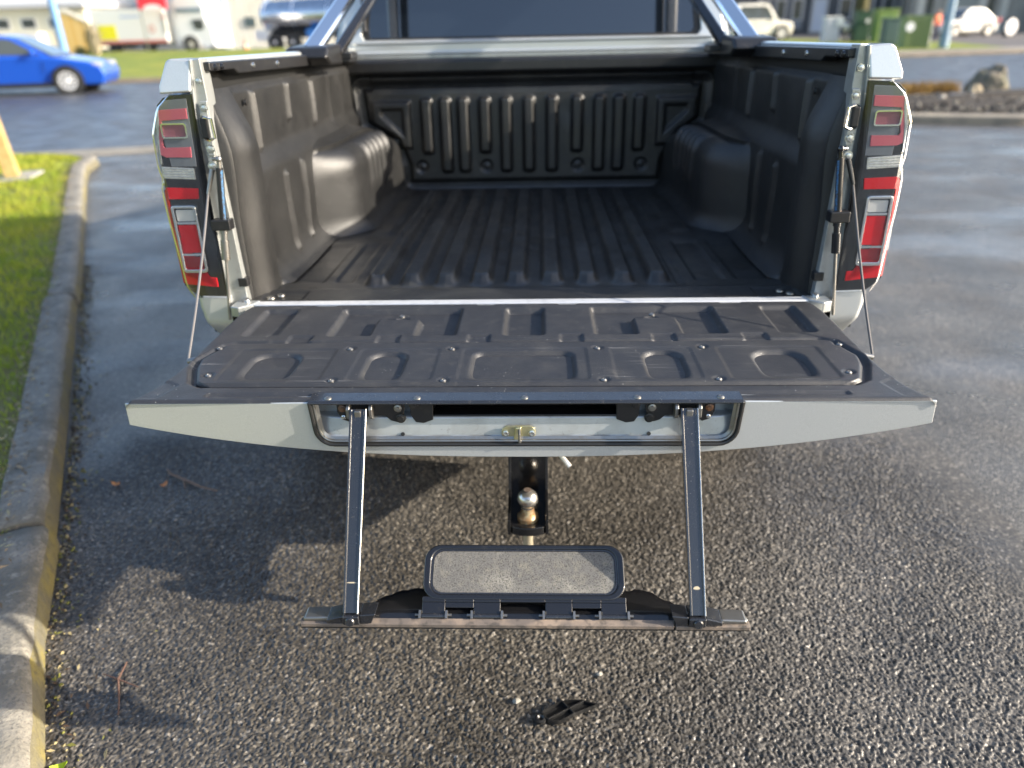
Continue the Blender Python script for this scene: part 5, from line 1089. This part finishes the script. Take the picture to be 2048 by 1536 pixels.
# timber fence: upright pale orange boards with a sloped rail
t = tag(empty('timber_fence', (-23.0, 38.3, .33)), 'orange timber board fence with a white sloping top behind the blue sedan', 'fence')
bm_ = [mat('board_orange', (.62, .40, .13), .8), mat('board_tan', (.66, .47, .20), .8)]
for i in range(9):
    x = -.72 + i * .16; h = 1.86 - .45 * max(0, (x + .3)) / 1.0; mb = MB(); mb.box(x, x + .148, -.015 - .004 * (i % 2), .01, .05, h); mb.build('board', bm_[(i * 5) % 3 == 1], t, bev=.004)
mb = MB(); mb.prism([(-.8, 1.90), (-.25, 1.92), (.82, 1.36), (.82, 1.50), (-.25, 2.08), (-.8, 2.06)], -.05, .05); mb.build('top_rail', mat('fence_white', (.75, .70, .62), .7), t)
# dry flax bush
t = tag(empty('flax_bush', (-21.0, 36.2, .33)), 'dry beige flax clump beside the timber fence on the far verge', 'plant')
mb = MB()
for k in range(150):
    a = rnd.uniform(0, 6.28); r1 = rnd.uniform(.1, .75); h = rnd.uniform(.8, 1.75) * (1.2 - r1 * .6); c, s_ = math.cos(a), math.sin(a); w = .035
    mb.add([(c * .12 - s_ * w, s_ * .12 + c * w, 0), (c * .12 + s_ * w, s_ * .12 - c * w, 0), (c * r1 * .5 + s_ * w, s_ * r1 * .5 - c * w, h * .7), (c * r1 * .5 - s_ * w, s_ * r1 * .5 + c * w, h * .7), (c * r1, s_ * r1, h * rnd.uniform(.75, 1.))], [(0, 1, 2, 3), (3, 2, 4)])
mb.build('leaves', mat('dry_flax', (.40, .34, .24), .8, var=(4, (.28, .25, .17), .4, .6)), t)
# low shrub
t = tag(empty('shrub', (-21.9, 36.6, .33)), 'small dark green shrub at the foot of the timber fence', 'plant'); mb = MB()
for k in range(260):
    a, b, r1 = rnd.uniform(0, 6.28), rnd.uniform(0, 1.4), rnd.uniform(.2, .42); p = Vector((math.cos(a) * math.cos(b) * r1 * 1.3, math.sin(a) * math.cos(b) * r1, math.sin(b) * r1)); q = Vector((rnd.uniform(-1, 1), rnd.uniform(-1, 1), rnd.uniform(-1, 1))) * .07; w = Vector((rnd.uniform(-1, 1), rnd.uniform(-1, 1), rnd.uniform(-1, 1))) * .05
    mb.add([p - q, p + w, p + q, p - w], [(0, 1, 2, 3)])
mb.build('foliage', mat('shrub_leaf', (.04, .09, .025), .6), t)
# cream house far left
def house():
    t = tag(empty('cream_house', (-34.5, 52, .3)), 'cream weatherboard building with white lower wall at the far left behind the blue sedan', 'building')
    cr = mat('house_cream', (.70, .66, .50), .7); wt = mat('house_white', (.72, .70, .64), .7)
    mb = MB(); mb.box(-9, 4.6, 0, 7, 0, 2.5); mb.build('wall', cr, t)
    mb = MB(); mb.box(-9, 1.6, -.9, -.02, 0, 1.05); mb.build('low_wall', wt, t)
    mb = MB(); mb.box(-9.4, 5.0, -.6, 7.4, 2.5, 2.85); rf = mb.build('roof', mat('house_roof', (.52, .53, .55), .6), t, bev=.05)
    mb = MB(); mb.prism([(-9.2, 2.86), (4.8, 2.86), (3.0, 4.4), (-7.5, 4.4)], .5, 6.5); mb.build('upper_roof', mat('house_roof_white', (.70, .70, .69), .6), rf)
    for x0, x1 in ((.1, 1.2), (-1.6, -.6), (2.0, 2.7)):
        mb = MB(); mb.box(x0, x1, -.04, -.0, 1.25, 1.95); k = mb.build('window', mat('frame_white', (.75, .74, .7), .5), t); mb = MB(); mb.box(x0 + .1, x1 - .1, -.06, -.04, 1.33, 1.87); mb.build('pane', DARKGLASS, k)
    mb = MB(); mb.box(2.9, 4.5, -.10, -.0, 0, 1.35); mb.build('garage_door', mat('garage_grey', (.30, .27, .21), .7), t, bev=.02)
    mb = MB(); mb.box(2.5, 2.85, -.12, -.0, 0, 1.7); mb.build('door_post', mat('peach_post', (.66, .48, .32), .7), t)
house()
def offices():
    t = tag(empty('pale_building', (-27.0, 58, .1)), 'pale grey two storey building behind the box truck and red sign', 'building'); mb = MB(); mb.box(-4.0, 3.2, 0, 8, 0, 6); mb.build('wall', mat('pale_wall', (.62, .62, .60), .7), t)
    mb = MB(); mb.box(-3.6, -.9, -.06, 0, 1.9, 3.1); k = mb.build('window', mat('pale_frame', (.55, .60, .66), .5), t); mb = MB(); mb.box(-3.5, -1.0, -.08, -.06, 2.0, 3.0); mb.build('pane', mat('pale_pane', (.25, .30, .37), .15), k)
    mb = MB(); mb.box(-4.3, 3.5, -.4, 8.3, 6, 6.3); mb.build('roof', mat('pale_roof', (.4, .4, .42), .6), t)
offices()

# ---- right side
suv = make_car('parked_car', 'cream white four wheel drive with red tail light parked beyond the sport bar', (12.45, 45.2, .12), R(10), 3.5, 1.70, 1.85, paint('cream_paint', (.76, .73, .66), .35), kind='suv')
make_car('parked_car', 'white hatchback parked by the pale garage behind the blue grey lamp post', (24.2, 46.2, .07), R(180 + 20), 3.9, 1.7, 1.45, paint('white_paint', (.74, .72, .66), .35))
def spare():
    t = tag(empty('spare_wheel_cover', (25.6, 43.6, .07), R(20)), 'round white spare wheel cover with a faint red centre beside the dark garage', 'sign')  # spare wheel cover standing alone on an added foot, its vehicle left out
    mb = MB(); mb.cyl((0, -.04, .48), (0, .04, .48), .40, seg=28); mb.build('disc', mat('disc_white', (.74, .72, .72), .5), t, bev=.01)
    mb = MB(); mb.cyl((0, -.05, .48), (0, -.04, .48), .15, seg=20); mb.build('centre', mat('disc_red', (.65, .25, .28), .5), t)
    mb = MB(); mb.cyl((0, .04, .48), (0, .20, .48), .44, seg=28); mb.build('tyre', M['tyre'], t); mb = MB(); mb.box(-.2, .2, -.1, .3, 0, .08); mb.build('foot', M['rubber'], t)
spare()
def units():
    dk = mat('dark_cladding', (.045, .05, .058), .7, var=(.6, (.065, .068, .075), .4, .6)); fr = mat('unit_frame', (.40, .385, .37), .6); pale = mat('pale_cladding', (.36, .34, .29), .7, var=(.7, (.30, .28, .24), .4, .6))
    t = tag(empty('dark_building', (19.6, 57.5, .06), R(-4)), 'dark grey row of units with white framed windows behind the tree', 'building')
    mb = MB(); mb.box(-6, 7.2, 0, 8, 0, 5.5); mb.build('wall', dk, t)
    mb = MB(); mb.box(-6.2, 7.4, -.4, 8.3, 5.5, 5.8); mb.build('roof', dk, t)
    for i, x in enumerate((-4.0, -2.85, -1.7, -.3, 1.5, 2.9, 4.4, 5.6)):
        w = (.85, .85, .85, 1.1, 1.0, 1.0, .9, .9)[i]; z0 = .9 if i != 3 else .1
        mb = MB(); mb.ring([(x, z0), (x + w, z0), (x + w, 2.35), (x, 2.35)], [(x + .14, z0 + .12), (x + w - .14, z0 + .12), (x + w - .14, 2.22), (x + .14, 2.22)], -.10, -.0); k = mb.build('window', fr, t)
        mb = MB(); mb.box(x + .14, x + w - .14, -.06, -.02, z0 + .12, 2.22); mb.build('pane', DARKGLASS if i not in (3,) else mat('curtain_pane', (.42, .45, .52), .3), k)
    mb = MB(); mb.box(-5.5, -.9, -.25, -.12, .35, .95); mb.build('low_panel', mat('panel_grey', (.14, .155, .175), .6), t)
    t = tag(empty('pale_garage', (28.8, 53.0, .06), R(-14)), 'pale grey unit with cream pilasters and a grey roller door at the far right', 'building')
    mb = MB(); mb.box(-4.2, 3.0, 0, 8, 0, 5.5); mb.build('wall', pale, t)
    cream = mat('pilaster_cream', (.56, .53, .45), .6)
    for x in (-3.9, -2.2, -.3, 1.0): mb = MB(); mb.box(x, x + .42, -.12, 0, 0, 2.4); mb.build('pilaster', cream, t)
    mb = MB(); mb.box(-1.75, -.35, -.06, 0, 0, 2.1); mb.build('roller_door', mat('roller_grey', (.27, .28, .25), .6), t)
    for x in (-3.35, .25): mb = MB(); mb.box(x, x + .4, -.05, 0, .5, 2.2); mb.build('window', DARKGLASS, t)
    mb = MB(); mb.box(-4.3, 3.1, -.25, 8.2, 5.5, 5.8); mb.build('roof', dk, t)
    t = tag(empty('slate_shed', (34.2, 49.5, .06), R(-14)), 'slate blue shed wall at the right edge beyond the road', 'building')
    sb = mat('slate_wall', (.055, .085, .11), .7); mb = MB(); mb.box(-2.9, 6, 0, 7, 0, 5.2); mb.build('wall', sb, t); mb = MB(); mb.box(-3.1, 6.2, -.3, 7.2, 5.2, 5.5); mb.build('roof', sb, t); mb = MB(); mb.box(-2.6, -1.6, -.05, 0, .0, 2.3); mb.build('door', mat('slate_door', (.10, .13, .16), .6), t)
units()
# tree: mossy trunk, crown above the frame
def tree():
    t = tag(empty('street_tree', (16.35, 40.6, .1)), 'mossy street tree trunk standing among the green cabinets', 'tree'); bark = mat('mossy_bark', (.055, .048, .025), .9, var=[(3, (.085, .078, .02), .4, .6), (12, (.05, .045, .03), .5, .7)], bump=[('n', 9, .9, .05)])
    mb = MB(); mb.tube([(0, 0, 0), (.02, 0, .6), (-.06, .05, 1.6), (-.02, .02, 2.6), (.1, 0, 3.6)], [.44, .36, .33, .30, .20], 14); mb.build('trunk', bark, t)
    for k in range(7):
        a = k * .9; h = 2.4 + .2 * k; e = Vector((math.cos(a) * 1.9, math.sin(a) * 1.9, h + 1.6)); mb = MB(); mb.tube([(0, 0, h - .3), (e.x * .4, e.y * .4, h + .4), tuple(e)], [.13, .09, .03], 8); mb.build('branch', bark, t)
    mb = MB()
    for k in range(2600):
        a, b = rnd.uniform(0, 6.28), rnd.gauss(0, .5); r1 = rnd.uniform(.8, 2.3); p = Vector((math.cos(a) * math.cos(b) * r1, math.sin(a) * math.cos(b) * r1, 4.6 + math.sin(b) * r1 * .9)); q = Vector((rnd.uniform(-1, 1), rnd.uniform(-1, 1), rnd.uniform(-1, 1))) * .12; w = Vector((rnd.uniform(-1, 1), rnd.uniform(-1, 1), rnd.uniform(-1, 1))) * .08
        mb.add([p - q, p + w, p + q, p - w], [(0, 1, 2, 3)])
    mb.build('crown', mat('tree_leaf', (.06, .085, .02), .6, var=(1.5, (.10, .10, .03), .4, .6)), t)
tree()
def cabinet(label, x, y, w, d, h, col, rz=0., disc=None, slats=False, top=None, cat='utility cabinet'):
    t = tag(empty('utility_cabinet' if cat != 'bin' else 'bin', (x, y, .1), rz), label, cat, 'green cabinets on the far verge' if cat != 'bin' else None)
    mb = MB(); mb.box(-w / 2, w / 2, -d / 2, d / 2, .0, h); mb.build('housing', col, t, bev=.03)
    mb = MB(); mb.box(-w / 2 - .04, w / 2 + .04, -d / 2 - .04, d / 2 + .04, h, h + .07); mb.build('lid', top or col, t, bev=.02)
    for s in (-1, 1): mb = MB(); mb.box(*sorted((s * .02, s * (w / 2 - .06))), -d / 2 - .02, -d / 2, .12, h - .08); mb.build('door', col, t, bev=.01)
    if slats:
        for i in range(int(w / .11)): mb = MB(); mb.box(-w / 2 + .05 + i * .11, -w / 2 + .10 + i * .11, -d / 2 - .05, -d / 2 - .02, .15, h - .1); mb.build('slat', col, t, bev=.005)
    if disc: mb = MB(); mb.cyl((disc[0], -d / 2 - .08, disc[1]), (disc[0], -d / 2 - .05, disc[1]), disc[2], seg=20); mb.build('disc_sticker', mat('sticker_white', (.75, .75, .74), .5), t)
gr = mat('cabinet_green', (.12, .20, .045), .5, var=(1.2, (.20, .27, .06), .4, .6)); dg = mat('cabinet_dark_green', (.025, .075, .04), .5); sg = mat('cabinet_slate_green', (.045, .09, .085), .5); pg = mat('cabinet_pale_green', (.17, .23, .09), .6)
cabinet('dark green cabinet directly in front of the tree trunk', 15.95, 39.4, .72, .6, 1.32, dg, disc=(.15, .95, .10))
cabinet('bright lime green cabinet right of the tree trunk', 16.62, 38.3, .95, .6, 1.38, gr, disc=(.38, .62, .13))
cabinet('slate green cabinet between the lime green one and the slatted one', 15.20, 34.2, .62, .55, 1.02, sg)
cabinet('pale green slatted cabinet with a round white sticker on its corner', 15.02, 31.4, 1.02, .6, 1.12, pg, slats=True, disc=(-.38, .78, .17))
cabinet('pale grey bin with white top on the grass left of the tree', 14.55, 39.6, .72, .6, 1.1, mat('bin_grey', (.48, .49, .54), .6), top=mat('bin_top', (.72, .72, .70), .5), cat='bin', disc=(.33, .92, .18))
t = tag(empty('ball_post', (15.40, 39.8, .1)), 'short post with a round white ball top beside the tree', 'bollard')
mb = MB(); mb.cyl((0, 0, 0), (0, 0, .55), .07); mb.build('shaft', mat('post_tan', (.36, .30, .22), .7), t); mb = MB(); mb.sphere((0, 0, .68), .20, 16); mb.build('ball', mat('ball_white', (.78, .76, .72), .5), t)
t = tag(empty('marker_post', (15.86, 32.0, .1)), 'short white marker post on the grass right of the slatted cabinet', 'bollard')
mb = MB(); mb.box(-.09, .09, -.05, .05, 0, 1.02); mb.build('shaft', mat('marker_white', (.74, .74, .74), .5), t, bev=.02); mb = MB(); mb.box(-.07, .07, -.058, -.05, .75, .88); mb.build('reflector', mat('marker_grey', (.45, .45, .46), .4), t)

# person in an orange top far off: one continuous skinned figure
def person():
    V = [(0, 0, .93), (0, .01, 1.12), (0, .02, 1.38), (0, .01, 1.50), (0, -.01, 1.66), (0, -.01, 1.73), (-.10, 0, .86), (-.11, -.01, .48), (-.11, .02, .07), (-.11, -.13, .04), (.10, 0, .86), (.11, .0, .48), (.11, .02, .07), (.11, -.13, .04), (-.20, .02, 1.38), (-.25, .02, 1.12), (-.24, -.06, .90), (-.24, -.09, .80), (.20, .02, 1.38), (.25, .02, 1.12), (.24, -.06, .90), (.24, -.09, .80)]
    E_ = [(0, 1), (1, 2), (2, 3), (3, 4), (4, 5), (0, 6), (6, 7), (7, 8), (8, 9), (0, 10), (10, 11), (11, 12), (12, 13), (2, 14), (14, 15), (15, 16), (16, 17), (2, 18), (18, 19), (19, 20), (20, 21)]
    rad = [.15, .14, .15, .06, .10, .06, .10, .07, .05, .04, .10, .07, .05, .04, .075, .05, .04, .035, .075, .05, .04, .035]
    me = bpy.data.meshes.new('person'); me.from_pydata(V, E_, []); o = lk(bpy.data.objects.new('person', me))
    o.modifiers.new('Skin', 'SKIN'); 
    if not me.skin_vertices: me.skin_vertices.new()
    for i, r in enumerate(rad): me.skin_vertices[0].data[i].radius = (r, r)
    me.skin_vertices[0].data[0].use_root = True
    sd = o.modifiers.new('Subd', 'SUBSURF'); sd.levels = sd.render_levels = 2
    dgp = bpy.context.evaluated_depsgraph_get(); me2 = bpy.data.meshes.new_from_object(o.evaluated_get(dgp)); o.modifiers.clear(); o.data = me2
    for c in (mat('hi_vis_orange', (.62, .13, .05), .7), mat('navy_trousers', (.02, .028, .06), .8), mat('skin', (.42, .26, .18), .6), mat('hair_brown', (.05, .035, .025), .7)): me2.materials.append(c)
    for p in me2.polygons:
        c = p.center; p.material_index = 1 if c.z < .92 and abs(c.x) < .19 else 2 if (c.z > 1.5 and c.z < 1.70) or (abs(c.x) > .18 and c.z < .86) else 3 if c.z >= 1.70 else 0; p.use_smooth = True
    o.location = (20.0, 40.2, .07); o.rotation_euler = (0, 0, .4); o.scale = (.9, .9, .80)
    tag(o, 'person in an orange top and dark trousers standing beyond the lamp post', 'person')
person()

# ---- planted island with the rock
IS = [(3.2, 10.75), (5.4, 9.60), (6.7, 9.22), (8.2, 9.25), (12, 10.6), (16, 13)]
def island():
    k = tag(empty('island_kerb'), kind='structure'); p = resamp(IS, .12)
    cm_ = mat('island_kerb_concrete', (.26, .225, .17), .85, var=(4, (.17, .15, .12), .4, .65), bump=[('n', 40, .5, .01)])
    n = len(p); c = [0, n // 3, 2 * n // 3, n]
    for a, b in zip(c, c[1:]):
        q = p[max(0, a - 0):min(n, b + 1)]
        s_ = strip('kerb_segment', q, .0, .30, -.03, .11, cm_, kind=None) if False else None
        A, B = offs(q, .01), offs(q, .30); m_ = MB(); nn = len(q); vs = [(*x, -.02) for x in A] + [(*x, .11) for x in A] + [(*x, .12) for x in B] + [(*x, -.02) for x in B]
        fs = [(j * nn + i, j * nn + i + 1, (j + 1) * nn + i + 1, (j + 1) * nn + i) for j in range(3) for i in range(nn - 1)] + [(0, nn, 2 * nn, 3 * nn), (nn - 1, 4 * nn - 1, 3 * nn - 1, 2 * nn - 1)]
        m_.add(vs, fs); m_.build('kerb_segment', cm_, k, bev=.015)
    far = [(16, 16.4), (9.2, 13.5), (6.8, 12.7), (4.4, 12.1)]
    pts = offs(p, .28) + far
    # mulch heaped a little
    m_ = MB(); N_ = len(pts); cx, cy = 8.5, 11.4
    rings = []
    for r_, h in ((1, .09), (.8, .15), (.45, .20), (.1, .21)): rings.append([(cx + (x - cx) * r_, cy + (y - cy) * r_, h + rnd.uniform(-.02, .03)) for x, y in pts])
    vs = [v for q in rings for v in q]; m_.add(vs, [(i * N_ + j, i * N_ + (j + 1) % N_, (i + 1) * N_ + (j + 1) % N_, (i + 1) * N_ + j) for i in range(3) for j in range(N_)] + [tuple(range(3 * N_, 4 * N_))]); tag(m_.build('mulch_bed', M['mulch']), kind='structure')
    m_ = MB()
    for i in range(1500):
        t_ = rnd.random(); a = rnd.choice(pts); x, y = cx + (a[0] - cx) * math.sqrt(t_) * .98, cy + (a[1] - cy) * math.sqrt(t_) * .98; m_.sphere((x, y, .13 + .07 * (1 - t_)), rnd.uniform(.015, .05), 4, (1, 1, .7), rnd.choice([0, 0, 0, 1, 2]), .3)
    tag(m_.build('bark_mulch', [M['mulch'], mat('mulch_brown', (.09, .07, .05), .9), mat('mulch_pale', (.22, .20, .16), .9)]), kind='stuff')
    def rock(x, y, z_, r, sq, label, seed, col=None):
        q = random.Random(seed); bm = bmesh.new(); bmesh.ops.create_icosphere(bm, subdivisions=4, radius=1)
        ph = [q.uniform(0, 6.28) for _ in range(8)]; ax = [(Vector((q.gauss(0, 1), q.gauss(0, 1), q.gauss(0, .7))).normalized(), q.uniform(.78, .98)) for _ in range(11)]
        for v in bm.verts:
            d = v.co.normalized(); h = min([1.15] + [k_ / max(.05, d.dot(a)) for a, k_ in ax if d.dot(a) > .05])
            h *= 1 + .06 * math.sin(d.x * 6 + ph[0]) * math.sin(d.y * 5 + ph[1]) + .04 * math.sin(d.z * 9 + ph[2] + d.x * 4)
            k_ = 1 - .42 * max(0, d.z) ; v.co = Vector((d.x * h * sq[0] * k_, d.y * h * sq[1] * k_, d.z * h * sq[2])) * r
        me = bpy.data.meshes.new('rock'); bm.to_mesh(me); bm.free(); o = finish('rock', me, col or M['rock'], None, 0, 25); o.location = (x, y, z_); tag(o, label, 'rock', 'stones on the planted island')
    rock(8.25, 13.0, .18, .36, (1.0, .8, 1.05), 'big peaked boulder on the dark mulch bed beside the road', 5)
    rock(7.55, 12.2, .12, .26, (.55, .6, .8), 'pale upright stone leaning left of the big boulder', 9, mat('pale_rock', (.34, .28, .19), .9))
    rock(6.45, 11.0, .16, .09, (1, 1, .9), 'small pale round stone on the mulch near the kerb', 12, mat('pale_stone', (.36, .33, .28), .9))
    rock(5.95, 12.6, .22, .17, (.8, .8, 1.5), 'narrow brown stone just behind the truck tail light', 14, mat('brown_rock', (.28, .20, .12), .9))
    mb = MB()
    for i in range(2600):
        x = rnd.uniform(4.6, 7.6); y = 12.15 + (x - 4.6) * .30 + rnd.uniform(-.35, .15); h = rnd.uniform(.10, .26); a = rnd.uniform(0, 6.28); w = .012; c, s_ = math.cos(a) * w, math.sin(a) * w; lx, ly_ = rnd.uniform(-.1, .1), rnd.uniform(-.1, .1)
        mb.add([(x - c, y - s_, .10), (x + c, y + s_, .10), (x + lx, y + ly_, .10 + h)], [(0, 1, 2)])
    tag(mb.build('dry_grass', M['gold_straw'], ang=180), kind='stuff')
    mb = MB(); mb.prism([(7.05, 11.2), (7.35, 11.2), (7.42, 11.28), (7.0, 11.3)], .12, .16, 'z') if False else mb.box(6.9, 7.0, 11.2, 11.6, .12, .22, rot=Matrix.Rotation(R(35), 3, 'Z'))
    tag(mb.build('broken_slab', mat('slab_grey', (.25, .25, .25), .9), bev=.01), 'small grey broken slab lying in the mulch', 'slab')
island()
